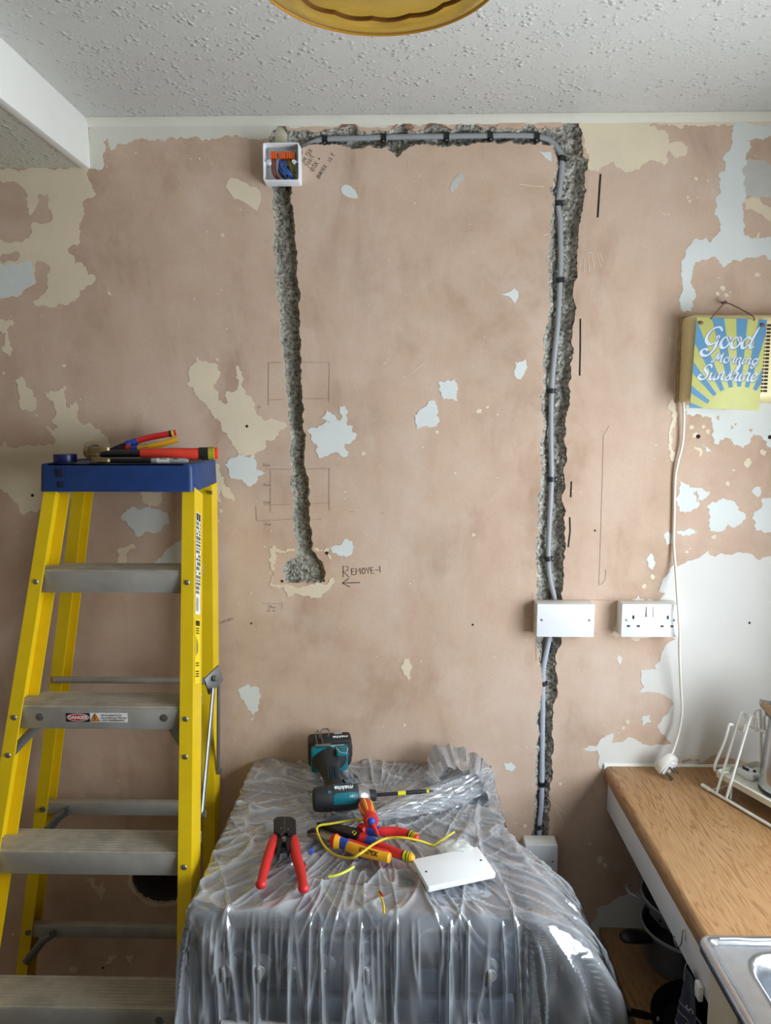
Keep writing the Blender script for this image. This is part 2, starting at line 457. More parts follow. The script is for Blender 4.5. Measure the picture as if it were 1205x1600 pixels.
# ------------------------------------------------------------------ wall_back with its chases
chase_top = [(472, 231), (485, 226), (519, 225), (545, 230), (564, 233), (572, 230), (604, 229), (612, 238), (621, 246), (630, 236), (640, 229), (679, 227), (730, 228), (746, 223), (790, 223), (826, 224), (863, 226),
    (866, 240), (867, 272), (864, 290), (859, 293), (859, 350), (858, 380), (858, 460), (857, 490), (853, 514), (850, 559), (848, 595), (847, 646), (845, 700), (844, 760), (841, 790), (839, 850), (839, 910), (840, 960), (838, 1000), (838, 1121), (837, 1195), (836, 1260), (834, 1285), (829, 1308), (828, 1330),
    (858, 1330), (858, 1310), (861, 1260), (863, 1195), (865, 1158), (871, 1077), (877, 998), (879, 937), (880, 880), (882, 820), (884, 760), (886, 700), (888, 640), (889, 604), (893, 580), (893, 535), (898, 496), (898, 440), (904, 434), (902, 420), (903, 380), (905, 350), (911, 330), (912, 312), (917, 298), (913, 288), (914, 269), (922, 260), (919, 248), (911, 244), (909, 226), (909, 204), (903, 191), (878, 190), (877, 199), (860, 202), (852, 197), (842, 201), (826, 194), (810, 202), (796, 199), (776, 201), (764, 197), (756, 203), (742, 192), (722, 191), (706, 202), (690, 197), (676, 192), (662, 202), (640, 203), (628, 191), (620, 199), (604, 205), (585, 203), (560, 204), (546, 193), (534, 201), (509, 201), (480, 202), (455, 203), (449, 204), (445, 196), (437, 190), (428, 200), (420, 218), (419, 240), (440, 260), (465, 255)]
chase_left = [(426, 275), (427, 310), (428, 340), (429, 370), (431, 400), (430, 430), (434, 470), (438, 505), (441, 540), (444, 580), (449, 620), (452, 660), (454, 700), (457, 740), (458, 780), (460, 820), (464, 850), (463, 868), (454, 874), (445, 880), (442, 893), (444, 907), (470, 909), (490, 911), (508, 910), (507, 890), (504, 878), (495, 868), (487, 858), (484, 820), (482, 780), (479, 740), (477, 700), (475, 660), (473, 620), (472, 580), (471, 540), (469, 505), (469, 470), (466, 440), (464, 400), (461, 360), (458, 330), (457, 300), (457, 275)]
HOLES = [jag(wallxz('P', chase_top), .16, .006), jag(wallxz('P', chase_left), .16, .006)]
vc = onY(249, 1372, 0); VENT = (vc.x, vc.z, .077)
HOLES.append(jag([(VENT[0] + VENT[2] * math.cos(a) * random.uniform(.95, 1.04), VENT[1] + VENT[2] * math.sin(a) * random.uniform(.95, 1.04)) for a in [2 * PI * k / 26 for k in range(26)]], .18, .005))
skz = onY(230, 1529, 0).z
HOLES.append(jag([(-1.6, skz - .012), (-.9, skz + .003), (-.72, skz - .004), (-.62, skz + .002), (-.40, skz - .003), (-.40, skz - .03), (-1.6, skz - .03)], .06, .01))
LX, LC = -2.6, onY(139.5, 264, 0).z
BEAMX = -.766
outer = [(LX - .05, -.05), (RX + .05, -.05), (RX + .05, CEIL + .05), (BEAMX - .02, CEIL + .05), (BEAMX - .02, LC + .05), (LX - .05, LC + .05)]
V, Fc = cdt([outer] + HOLES)
b = MB(); b.add([(p.x, 0, p.y) for p in V], Fc)
o0 = len(b.v)
for lp in HOLES:      # broken edge of the plaster coat
    n = len(lp); k = len(b.v)
    dep = [random.uniform(.006, .011) for _ in lp]
    b.v += [Vector((p[0], 0, p[1])) for p in lp] + [Vector((p[0], d, p[1])) for p, d in zip(lp, dep)]
    b.f += [(k + i, k + (i + 1) % n, k + n + (i + 1) % n, k + n + i) for i in range(n)]
wall = b.build('wall_back', PLASTER, smooth=False, kind='structure', label='stripped pink plaster wall with chased cable channels')

def chase_floor(name, poly, m, step, depth, slopeL, slopeR, pebble, lump, rough, seed):
    A = np.array([(p[0], p[1]) for p in poly]); x0, z0 = A.min(0) - .006; x1, z1 = A.max(0) + .006
    xs = np.arange(x0, x1, step); zs = np.arange(z0, z1, step); X, Z = np.meshgrid(xs, zs)
    ins = crossings(X, Z, poly)
    # only points in or near the opening
    near = ins.copy()
    for dx, dz in ((1, 0), (-1, 0), (0, 1), (0, -1), (2, 0), (-2, 0), (0, 2), (0, -2), (1, 1), (-1, -1), (1, -1), (-1, 1)): near |= np.roll(np.roll(ins, dx, 1), dz, 0)
    D = np.zeros(X.shape); sel = np.where(near); D[sel] = edge_dist(X[sel], Z[sel], poly) * np.where(ins[sel], 1, -1)
    # left flank faces the window and slopes, right flank is cut steeply
    run = np.maximum(0, D)
    r = np.random.default_rng(seed); nq = int((near.sum() * step * step) / (pebble * pebble) * 1.3) + 8
    zi = r.integers(0, len(sel[0]), nq); qx = X[sel][zi] + r.normal(0, step, nq); qz = Z[sel][zi] + r.normal(0, step, nq)
    d1 = np.zeros(X.shape); d2 = np.zeros(X.shape); d1[sel], d2[sel] = worley(X[sel], Z[sel], qx, qz)
    cell = np.clip((d2 - d1) / pebble, 0, 1)
    band = fbm(X * 9 + seed, Z * 14)
    mask = np.clip((band - .38) * 5, 0, 1)
    base = np.minimum(depth * (.72 + .55 * fbm(X * 30, Z * 30 + seed)), .004 + run * slopeL)
    H = base - lump * mask * np.sqrt(cell) * np.clip(run / .006, 0, 1) + rough * (fbm(X * 260, Z * 260, 3) - .5) + rough * 1.2 * (fbm(X * 90, Z * 90 + 5, 3) - .5) * np.clip(run / .004, 0, 1)
    Yv = np.where(D < 0, .005, np.maximum(.004, H))
    keep = near[:-1, :-1] & near[1:, :-1] & near[:-1, 1:] & near[1:, 1:]
    o = grid_mesh(name, X, Yv, Z, keep, m, wall); return o
chase_floor('cable_channel', HOLES[0], RUBBLE2, .0021, .025, 1.5, 3, .009, .007, .010, 3)
chase_floor('cable_channel', HOLES[1], RUBBLE, .0019, .025, 2.6, 3, .0115, .015, .004, 5)
b = MB()
M4 = Matrix.Translation((VENT[0], 0, VENT[1])) @ Matrix.Rotation(-PI / 2, 4, 'X')
b.lathe([(VENT[2] + .006, .004), (VENT[2] + .004, .05), (VENT[2] + .002, .13), (0.001, .131)], 36, M4, mod=lambda a, j: 1 + .03 * math.sin(7 * a + j) + .02 * math.sin(17 * a))
b.build('vent_hole_lining', DARKHOLE, wall)
b = MB(); b.box((-1.0, .02, skz - .015), (1.4, .01, .06)); b.build('missing_skirting_gap', DARKHOLE, wall)

# ------------------------------------------------------------------ paint and filler left on the wall: thin ragged pieces
PN = 0
def patch(crop, m, pts, th=.0006, amp=.24, seg=.0030, holes=(), name='paint_patch', xz=False):
    global PN
    PN += 1; th += PN * 3e-6
    loops = [jag(pts if xz else wallxz(crop, pts), amp, seg)] + [jag(wallxz(crop, h), amp, seg) for h in holes]
    V, F = cdt(loops)
    if not F: return
    b = MB(); b.add([(p.x, -th, p.y) for p in V], F)
    for lp in loops:
        n = len(lp); k = len(b.v)
        b.v += [Vector((p[0], -th, p[1])) for p in lp] + [Vector((p[0], .0004, p[1])) for p in lp]
        b.f += [(k + i, k + (i + 1) % n, k + n + (i + 1) % n, k + n + i) for i in range(n)]
    return b.build(name, m, wall, smooth=False)
def spot(crop, m, x, y, r, th=.0006):
    patch(crop, m, [(x + r * random.uniform(.6, 1.2) * math.cos(a), y + r * random.uniform(.6, 1.2) * math.sin(a)) for a in [2 * PI * k / 7 for k in range(7)]], th, .2, .002)
patch('A', CREAM, [(-700, 395), (480, 400), (650, 396), (655, 480), (680, 540), (712, 580), (690, 600), (612, 632), (612, 700), (622, 725), (600, 770), (590, 850), (588, 925), (520, 960), (500, 995), (530, 1030), (550, 1095), (600, 1085), (640, 1150), (650, 1180), (700, 1185), (690, 1225), (640, 1250), (585, 1290), (580, 1330), (558, 1372), (430, 1380), (265, 1403), (238, 1370), (330, 1310), (350, 1220), (370, 1130), (330, 1080), (270, 1065), (245, 1100), (250, 1160), (265, 1225), (200, 1270), (135, 1330), (60, 1340), (-700, 1330)],
      holes=[[(-300, 500), (0, 485), (60, 488), (150, 515), (180, 545), (205, 590), (200, 660), (210, 735), (250, 690), (275, 650), (272, 585), (350, 583), (350, 650), (375, 700), (388, 745), (350, 795), (300, 800), (240, 790), (240, 850), (215, 900), (130, 930), (0, 915), (-300, 900)], [(-90, 1050), (0, 1035), (50, 1020), (140, 1010), (145, 1045), (80, 1070), (-90, 1085)]])
patch('A', WHITE, [(-300, 1100), (0, 1095), (90, 1085), (190, 1060), (235, 1090), (242, 1160), (262, 1225), (200, 1265), (135, 1325), (60, 1335), (0, 1345), (-300, 1330)], .0010)
patch('A', COVE, [(642, 20), (655, 120), (655, 395), (690, 395), (760, 383), (762, 330), (758, 200), (790, 170), (815, 260), (850, 230), (880, 205), (940, 205), (990, 180), (1129, 187), (1300, 175), (1450, 158), (1600, 172), (1700, 160), (1880, 178), (1970, 172), (2010, 110), (2055, 50), (2055, 20)], .0007)
patch('P', COVE, [(448, 183), (905, 181), (906, 186), (880, 188), (850, 192), (826, 189), (800, 195), (776, 194), (742, 189), (720, 189), (700, 196), (676, 190), (655, 198), (628, 188), (600, 200), (565, 199), (546, 190), (530, 197), (480, 198), (452, 200)], .0006, .08)
patch('G', CREAM, [(96, 30), (112, 100), (120, 170), (150, 235), (165, 325), (205, 330), (250, 290), (295, 268), (310, 300), (345, 322), (420, 312), (510, 258), (560, 270), (585, 292), (605, 270), (605, 210), (622, 207), (640, 240), (665, 250), (715, 232), (720, 210), (700, 165), (640, 155), (612, 165), (610, 110), (560, 90), (490, 60), (510, 48), (740, 58), (860, 60), (920, 52), (1500, 56), (1500, 15), (96, 5)])
patch('B', WHITE, [(785, 75), (765, 200), (745, 300), (695, 340), (715, 400), (700, 470), (660, 480), (672, 540), (655, 600), (670, 650), (635, 680), (640, 740), (620, 820), (660, 860), (670, 920), (655, 980), (600, 1050), (570, 1060), (550, 1020), (520, 1040), (440, 1050), (390, 1110), (345, 1210), (340, 1330), (350, 1400), (335, 1500), (338, 1590), (362, 1640), (420, 1640), (442, 1590), (440, 1545), (465, 1490), (440, 1440), (430, 1350), (440, 1290), (460, 1230), (520, 1200), (580, 1195), (630, 1180), (660, 1230), (700, 1270), (750, 1230), (800, 1205), (880, 1190), (1093, 1205), (1650, 1200), (1650, 1010), (1093, 1015), (1000, 1030), (920, 1020), (870, 1000), (880, 930), (865, 850), (840, 750), (870, 700), (860, 560), (850, 450), (890, 380), (910, 300), (920, 230), (880, 210), (960, 190), (1093, 170), (1650, 150), (1650, 60), (900, 68)], .0009)
patch('B', GREYW, [(880, 375), (1000, 380), (1093, 410), (1650, 430), (1650, 710), (1093, 690), (1000, 690), (940, 685), (875, 660), (855, 560), (845, 450)], .0007)
patch('B', CREAM, [(870, 690), (1000, 695), (1650, 690), (1650, 1000), (1093, 910), (1040, 850), (1000, 820), (950, 800), (870, 790)], .0005)
for c, x, y, r in (('B', 468, 530, 20), ('B', 400, 682, 14), ('B', 415, 715, 17), ('B', 482, 686, 9), ('B', 690, 1440, 26), ('B', 650, 1490, 20), ('B', 722, 1500, 24), ('B', 980, 1330, 26), ('B', 560, 545, 12), ('C', 400, 525, 13), ('C', 22, 572, 11), ('C', 230, 838, 7), ('E', 795, 485, 33), ('E', 648, 640, 18), ('E', 380, 225, 20), ('E', 470, 220, 14), ('E', 500, 255, 18), ('E', 690, 540, 10), ('E', 905, 410, 28), ('E', 545, 1028, 18), ('E', 345, 1140, 14), ('E', 90, 1325, 20), ('E', 30, 1390, 20), ('F', 375, 1142, 15), ('F', 350, 1174, 12), ('F', 320, 1205, 5), ('I', 690, 660, 22), ('I', 750, 632, 11), ('I', 825, 685, 8), ('I', 518, 1107, 9), ('I', 385, 812, 16), ('J', 712, 262, 8), ('J', 725, 205, 12), ('O', 155, 420, 12), ('O', 365, 170, 10), ('O', 495, 930, 14), ('O', 600, 620, 26), ('O', 630, 655, 16), ('O', 540, 528, 10), ('M', 60, 632, 9), ('M', 345, 797, 20), ('P', 740, 836, 3), ('P', 632, 1133, 3), ('P', 152, 1390, 5), ('H', 35, 590, 16), ('H', 168, 405, 7), ('D', 240, 75, 9), ('D', 245, 943, 6), ('D', 1025, 580, 12), ('D', 945, 480, 8)):
    spot(c, CREAM, x, y, r)
patch('B', CREAM, [(188, 815), (245, 818), (250, 832), (215, 830)]); patch('B', CREAM, [(958, 1030), (972, 985), (998, 968), (996, 1010), (985, 1032)], .0012)
patch('C', CREAM, [(-200, 255), (30, 245), (80, 240), (92, 262), (58, 275), (50, 330), (60, 380), (78, 430), (65, 465), (20, 440), (10, 410), (30, 380), (35, 320), (0, 310), (-200, 312)])
patch('C', CREAM, [(95, 620), (130, 592), (152, 610), (155, 650), (200, 680), (205, 720), (228, 772), (210, 805), (140, 805), (125, 720), (110, 660)])
patch('C', CREAM, [(660, 28), (676, 36), (697, 84), (682, 84)])
patch('C', CREAM, [(275, 690), (330, 685), (380, 670), (405, 652), (420, 665), (405, 730), (410, 780), (435, 795), (435, 770), (470, 750), (488, 775), (480, 820), (490, 870), (520, 895), (560, 880), (600, 920), (650, 960), (680, 1000), (692, 1040), (640, 1110), (570, 1180), (556, 1330), (545, 1385), (520, 1340), (275, 1400), (230, 1440), (150, 1460), (120, 1430), (100, 1380), (50, 1320), (0, 1295), (-400, 1290), (-400, 1040), (20, 1030), (30, 1000), (50, 1035), (100, 1045), (150, 1025), (210, 1030), (240, 1015), (335, 1020), (350, 990), (320, 960), (285, 910), (300, 900), (340, 930), (360, 910), (320, 865), (345, 840), (345, 800), (328, 745), (290, 720)])
patch('D', CREAM, [(75, 210), (90, 170), (100, 110), (130, 60), (155, 85), (205, 95), (243, 105), (240, 180), (215, 215), (245, 250), (245, 295), (280, 318), (300, 305), (280, 270), (285, 245), (345, 240), (355, 200), (338, 170), (340, 110), (352, 108), (370, 140), (382, 180), (370, 215), (390, 260), (430, 300), (440, 340), (455, 375), (540, 395), (600, 410), (614, 435), (575, 460), (555, 490), (500, 510), (500, 545), (460, 570), (440, 600), (400, 590), (360, 585), (310, 510), (260, 440), (245, 400), (210, 370), (180, 320), (130, 270)])
patch('D', WHITE, [(280, 640), (310, 605), (355, 583), (430, 590), (445, 620), (450, 670), (500, 680), (460, 700), (450, 730), (400, 755), (350, 720), (300, 690)], .0010)
patch('D', CREAM, [(222, 625), (250, 660), (290, 760), (330, 835), (300, 825), (255, 775), (272, 862), (240, 835), (205, 760)])
patch('D', WHITE, [(718, 455), (745, 440), (800, 430), (845, 415), (800, 385), (825, 345), (870, 375), (900, 405), (915, 380), (895, 325), (925, 322), (932, 380), (940, 430), (970, 435), (965, 465), (995, 480), (970, 510), (925, 530), (945, 570), (930, 600), (890, 575), (840, 590), (785, 605), (770, 570), (770, 530), (745, 510), (750, 480)], .0009)
patch('D', WHITE, [(845, 1085), (870, 1075), (905, 1070), (935, 1040), (965, 1050), (965, 1120), (900, 1130), (860, 1115)])
patch('D', CREAM, [(600, 1283), (640, 1288), (740, 1284), (828, 1286), (850, 1250), (865, 1250), (855, 1290), (830, 1320), (800, 1355), (700, 1345), (620, 1350), (605, 1320)], .0010)
patch('D', CREAM, [(520, 1090), (545, 1075), (560, 1092), (655, 1088), (655, 1105), (548, 1110), (540, 1180), (537, 1285), (596, 1285), (596, 1302), (545, 1300), (520, 1290), (530, 1250), (525, 1120)], .0009)
patch('D', CREAM, [(760, 1088), (845, 1094), (850, 1150), (842, 1150), (835, 1107), (760, 1101)], .0009)
patch('H', CREAM, [(58, 235), (95, 175), (150, 185), (215, 215), (235, 240), (280, 245), (308, 275), (315, 340), (290, 415), (220, 370), (150, 330), (120, 330), (85, 280)], .0006, .07)
patch('H', WHITE, [(895, 250), (920, 225), (965, 235), (1000, 270), (1020, 325), (980, 325), (935, 310), (905, 290)], .0006, .1)
patch('K', GREYW, [(500, 190), (545, 140), (575, 160), (570, 200), (540, 215), (540, 250), (490, 280), (475, 250), (490, 215)])
patch('K', WHITE, [(852, 1018), (900, 1005), (945, 975), (972, 1000), (970, 1050), (950, 1088), (925, 1050), (895, 1030)], .0006, .08)
patch('K', WHITE, [(1120, -20), (1180, -10), (1212, -8), (1212, 60), (1180, 40)], .0006, .08)
patch('I', WHITE, [(395, 450), (450, 440), (490, 440), (515, 418), (520, 450), (535, 490), (537, 580), (470, 575), (410, 550), (395, 500)], .0009)
patch('I', WHITE, [(225, 740), (250, 660), (300, 625), (330, 578), (375, 590), (390, 650), (405, 730), (380, 770), (330, 785), (290, 770), (240, 795)], .0009)
patch('I', WHITE, [(950, 300), (1000, 300), (1020, 285), (1040, 340), (1020, 380), (990, 430), (945, 395)])
patch('N', WHITE, [(430, 270), (480, 250), (530, 238), (560, 258), (615, 265), (620, 380), (620, 470), (580, 490), (570, 590), (550, 490), (510, 470), (480, 380), (440, 320)])
patch('P', CREAM, [(632, 1030), (640, 1028), (642, 1060), (636, 1066), (630, 1050)]); patch('P', WHITE, [(788, 1192), (800, 1192), (806, 1198), (798, 1206), (790, 1203)])
patch('J', CREAM, [(275, 90), (400, 90), (405, 160), (330, 182), (290, 150)]); patch('J', WHITE, [(175, 235), (250, 185), (300, 195), (420, 210), (450, 270), (400, 310), (330, 320), (260, 345), (230, 300), (185, 260)], .0009)
patch('J', CREAM, [(150, 425), (200, 405), (245, 395), (255, 410), (215, 430), (205, 485), (200, 540), (172, 540), (165, 450)]); patch('J', WHITE, [(340, 540), (370, 485), (410, 440), (480, 375), (515, 360), (560, 380), (560, 520)], .0008)
patch('E', WHITE, [(340, 130), (420, 125), (520, 150), (530, 210), (525, 280), (540, 350), (580, 350), (630, 300), (690, 350), (750, 380), (790, 350), (830, 270), (900, 300), (940, 370), (1400, 370), (1400, -50), (870, -40), (860, 60), (340, 60)], holes=[[(560, 150), (590, 140), (580, 175)], [(670, 210), (690, 225), (672, 240)], [(800, 240), (830, 235), (815, 262)], [(690, 200), (720, 190), (705, 215)]])
patch('E', WHITE, [(820, 690), (890, 670), (895, 700), (870, 740), (830, 710)])
patch('E', WHITE, [(272, 600), (340, 640), (420, 670), (520, 700), (490, 740), (430, 760), (430, 810), (370, 850), (290, 840), (275, 780), (290, 700)], holes=[[(390, 700), (425, 690), (405, 780)]])
patch('E', WHITE, [(490, 810), (530, 770), (600, 750), (660, 760), (720, 830), (775, 860), (750, 930), (700, 960), (640, 930), (590, 990), (520, 990), (505, 950), (515, 870)])
patch('E', WHITE, [(825, 900), (850, 840), (900, 810), (900, 745), (1400, 740), (1400, 990), (940, 995), (850, 975)])
patch('E', WHITE, [(450, 345), (490, 370), (535, 410), (490, 405)]); patch('E', CREAM, [(390, 360), (440, 375), (462, 410), (430, 450), (440, 410), (400, 380)]); patch('E', CREAM, [(385, 285), (420, 260), (440, 275), (430, 305), (390, 300)])
patch('E', WHITE, [(45, 1200), (75, 1150), (100, 1200), (90, 1280), (60, 1250)]); patch('E', PALE, [(175, 1010), (205, 980), (240, 1020), (235, 1075), (190, 1090)]); patch('E', WHITE, [(270, 985), (420, 992), (422, 1000), (275, 1005)])
patch('E', CREAM, [(205, 60), (245, 20), (262, 60), (270, 180), (240, 330), (262, 440), (235, 480), (215, 340), (235, 180)], .0008)
patch('F', PALE, [(640, 230), (660, 240), (720, 210), (800, 180), (835, 150), (850, 175), (880, 185), (910, 165), (970, 175), (1010, 158), (1080, 165), (1140, 205), (1190, 180), (1700, 190), (1700, 1410), (210, 1410), (200, 1385), (210, 1340), (200, 1305), (110, 1300), (150, 1280), (190, 1285), (250, 1220), (290, 1207), (280, 1260), (340, 1260), (380, 1230), (430, 1250), (460, 1272), (630, 1272), (600, 1240), (560, 1200), (545, 1165), (570, 1130), (580, 1110), (610, 1090), (640, 1035), (590, 985), (530, 970), (440, 970), (470, 940), (450, 910), (445, 840), (540, 835), (530, 810), (560, 790), (600, 690), (660, 665), (600, 640), (600, 460), (560, 425), (590, 400), (555, 380), (570, 340), (600, 290)], .0007, .12)
patch('F', WHITE, [(455, 1105), (505, 1105), (510, 1140), (465, 1165)]); patch('F', PALE, [(312, 755), (325, 758), (337, 810), (322, 802)])
patch('F', CREAM, [(265, 640), (330, 645), (400, 668), (470, 655), (520, 640), (520, 600), (300, 560), (290, 620)], .0008); patch('F', PALE, [(345, 430), (430, 410), (500, 428), (660, 430), (660, 470), (340, 470)], .0008)
patch('F', PLASTER, [(690, 1366), (730, 1350), (785, 1356), (785, 1378), (690, 1378)], .0012); patch('F', PLASTER, [(810, 1378), (850, 1342), (905, 1330), (910, 1350), (870, 1378)], .0012)
patch('O', PALE, [(555, 1000), (580, 910), (640, 900), (690, 860), (760, 830), (900, 820), (900, 1350), (600, 1350), (560, 1200)])
patch('M', CREAM, [(400, 375), (450, 370), (455, 420), (430, 400)]); patch('M', CREAM, [(460, 410), (490, 375), (500, 430), (480, 465), (455, 440)]); patch('M', CREAM, [(490, 770), (520, 730), (550, 740), (520, 770)]); patch('M', CREAM, [(590, 735), (630, 730), (620, 770)])
# crumbled paint rim round the vent hole
ring = lambda k, q: [(VENT[0] + VENT[2] * k * random.uniform(.97, 1.03) * math.cos(a), VENT[1] + VENT[2] * k * random.uniform(.97, 1.03) * math.sin(a)) for a in [2 * PI * i / q for i in range(q)]]
lo = jag(ring(1.12, 22), .2, .004); V, F = cdt([lo, HOLES[2]]); b = MB(); b.add([(p.x, -.0012, p.y) for p in V], F); b.build('paint_patch', CREAM, wall, smooth=False)
# brown undercoat exposed along the top channel
UNDER = m_rubble('exposed_undercoat', (150, 118, 96), (178, 146, 124), (96, 74, 60))
for pts in ([(530, 202), (536, 192), (548, 189), (558, 196), (562, 203), (548, 195), (538, 199)], [(612, 203), (624, 190), (640, 193), (648, 200), (640, 204), (627, 193)], [(664, 203), (672, 190), (690, 194), (700, 200), (690, 199), (678, 194)], [(716, 202), (718, 190), (742, 189), (760, 196), (758, 202), (742, 194), (724, 193)], [(775, 200), (780, 190), (822, 187), (876, 190), (876, 198), (862, 200), (850, 195), (830, 192), (800, 195)]):
    patch('P', UNDER if pts[0][0] < 700 else PLASTER, pts, .0011, .1)

# ------------------------------------------------------------------ marks on the wall
PENCIL = mat('pencil_mark', (156, 130, 114), .8); INK = mat('marker_ink', (48, 38, 36), .7); SLOT = mat('saw_cut', (40, 30, 24), .95)
def wall_strokes(name, m, lines, w=.0012, th=.0009, label=None):
    b = MB(); I4 = Matrix(((1, 0, 0, 0), (0, 0, -1, -th), (0, 1, 0, 0), (0, 0, 0, 1)))
    for ln in lines: ribbon(b, wallxz('P', ln), w, I4)
    return b.build(name, m, wall, smooth=False, label=label)
wall_strokes('pencil_lines', PENCIL, [[(420, 567), (419.5, 634)], [(419, 567), (440, 566)], [(472, 566), (515, 567), (514, 628)], [(420, 625), (443, 624)], [(475, 623), (515, 623)],
    [(423, 735), (422.5, 800)], [(416, 733), (455, 733)], [(480, 733), (517, 732)], [(514.5, 732), (514.5, 798)], [(412, 789), (455, 788)], [(484, 787), (517, 786)], [(400, 790), (401, 813)], [(401, 814), (460, 811)], [(488, 812), (503, 811)], [(545, 799), (556, 800)], [(595, 800), (600, 803)]], .0011)
wall_strokes('pencil_lines', PENCIL, [[(943, 680), (941, 760), (938, 860), (936, 915), (941, 912), (946, 905), (947, 890)], [(940, 672), (944, 680), (952, 665)], [(832, 925), (832, 945)], [(822, 937), (832, 937)], [(922, 937), (955, 938)], [(815, 985), (832, 986)], [(838, 998), (838, 1032)], [(925, 990), (933, 990)], [(410, 943), (438, 943)], [(440, 940), (441, 950)]], .0009)
wall_strokes('marker_arrow', INK, [[(535, 911), (563, 910)], [(545, 904), (535, 911), (547, 917)]], .0020)
wall_strokes('saw_cut', SLOT, [[(938.5, 272), (936, 310), (934, 340)]], .0044); wall_strokes('saw_cut', SLOT, [[(907, 498), (907, 540), (906, 587)]], .0036); wall_strokes('saw_cut', SLOT, [[(893, 752), (892, 777)]], .0036); wall_strokes('saw_cut', SLOT, [[(890.5, 808), (891, 830), (888, 855)]], .0036)
wall_strokes('scratches', CREAM, [[(914, 402), (913, 425)], [(918, 395), (921, 425)], [(925, 398), (929, 420)], [(933, 395), (939, 418)], [(936, 392), (941, 408)], [(921, 394), (926, 396)], [(907, 412), (904, 432), (900, 440)]], .0014)
wall_strokes('scratches', CREAM, [[(636, 247), (639, 255), (639, 262)], [(812, 288), (836, 291), (850, 292)], [(640, 585), (655, 572), (668, 562)], [(850, 368), (858, 365)], [(856, 1245), (868, 1258), (885, 1272)], [(866, 1258), (880, 1285)]], .0016)
b = MB()
def wall_text(txt, px, py, ang, size, m, w, name):
    p = onY(px, py, 0); b = MB(); M4 = Matrix.Translation((p.x, -.0009, p.z)) @ Matrix.Rotation(PI / 2, 4, 'X') @ Matrix.Rotation(ang, 4, 'Z')
    handwrite(b, txt, size, M4, w); return b.build(name, m, wall, smooth=False)
wall_text('EMOVE-!', 550, 898, math.radians(4), .0165, INK, .0016, 'handwriting')
wall_text('R', 537, 902, math.radians(3), .030, INK, .0016, 'handwriting')
for t, x, y, a, s in (('SHIFTER', 475, 256, 55, .009), ('JOINT', 482, 262, 58, .010), ('BOX +', 490, 268, 55, .011), ('BURNER', 499, 279, 55, .0085), ('NI T', 517, 254, 55, .010)):
    wall_text(t, x, y, math.radians(a), s, INK, .0011, 'handwriting')
for t, x, y, a in (('75cm', 411, 729, 2), ('70cm', 411, 760, 2), ('65cm', 412, 787, 2), ('60cm', 413, 821, 2), ('50cm', 420, 950, -2), ('70', 404, 640, 30), ('65 cm', 418, 956, 4)):
    wall_text(t, x, y, math.radians(a), .0075, PENCIL, .0009, 'handwriting')
wall_text('cut Line below', 338, 977, math.radians(19), .0062, PENCIL, .0010, 'handwriting')
# wall plug holes and small dark spots
b = MB()
for x, y, r in ((386, 666, 2.2), (511, 864, 2.6), (441, 908, 2.2), (1171, 973, 2.0), (1091, 682, 3.4), (1203, 683, 3.2), (739, 976, 1.6), (393, 974, 1.4), (161, 1512, 2.0), (51, 774, 2.6), (930, 829, 1.5)):
    p = onY(x, y, 0); b.prism([(r * .00165 * math.cos(a), r * .00165 * math.sin(a)) for a in [2 * PI * k / 10 for k in range(10)]], 0, .0013, Matrix.Translation((p.x, 0, p.z)) @ Matrix.Rotation(PI / 2, 4, 'X'))
b.build('plug_holes', SLOT, wall, smooth=False, kind='stuff')

# ------------------------------------------------------------------ ceiling, beam, other walls, floor
def slab(name, m, c, s, **kw):
    b = MB(); b.box(c, s); return b.build(name, m, smooth=False, kind='structure', **kw)
slab('ceiling', ARTEX, ((RX + BEAMX) / 2, BACKY / 2 + .05, CEIL + .03), (RX - BEAMX + .1, -BACKY + .1, .06))
b = MB(); b.box((BEAMX - .012, BACKY / 2 + .05, (CEIL + LC) / 2 + .02), (.024, -BACKY + .1, CEIL - LC + .04), bev=.003); b.build('trim_1', BEAMW, kind='structure', label='white painted side of the ceiling drop')
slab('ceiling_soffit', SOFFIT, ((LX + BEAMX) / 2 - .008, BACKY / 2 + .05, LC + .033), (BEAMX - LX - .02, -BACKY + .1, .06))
slab('floor', FLOORM, ((LX + RX) / 2, BACKY / 2, -.03), (RX - LX, -BACKY, .06))
slab('wall_left', WALLSIDE, (LX - .04, BACKY / 2, CEIL / 2), (.08, -BACKY, CEIL))
# small cove where wall meets ceiling
b = MB(); rows = []
for x in np.linspace(BEAMX, RX, 40):
    rows.append([Vector((x, -.0005, CEIL - .017 + .002 * noise.noise((x * 9, 0, 0)))), Vector((x, -.004, CEIL - .009)), Vector((x, -.010, CEIL - .004)), Vector((x, -.020, CEIL - .0005))])
b.loft(rows); b.build('trim_2', COVE, kind='structure', label='smooth plaster cove along the ceiling edge')
def holed_wall(name, axis, at, u0, u1, w, th=.12):
    """wall with a window opening; w = (u0, u1, z0, z1)"""
    b = MB()
    for a0, a1, z0, z1 in ((u0, w[0], 0, CEIL), (w[1], u1, 0, CEIL), (w[0], w[1], 0, w[2]), (w[0], w[1], w[3], CEIL)):
        c = ((a0 + a1) / 2, (z0 + z1) / 2); s = (a1 - a0, z1 - z0)
        if axis == 'x': b.box((at + th / 2, c[0], c[1]), (th, s[0], s[1]))
        else: b.box((c[0], at - th / 2, c[1]), (s[0], th, s[1]))
    return b.build(name, WALLSIDE, smooth=False, kind='structure')
holed_wall('wall_right', 'x', RX, BACKY, 0.0, WIN_R)
slab('wall_rear', WALLSIDE, ((LX + RX) / 2, BACKY - .04, CEIL / 2), (RX - LX, .08, CEIL))
UPVC = mat('white_window_frame', (236, 238, 240), .35)
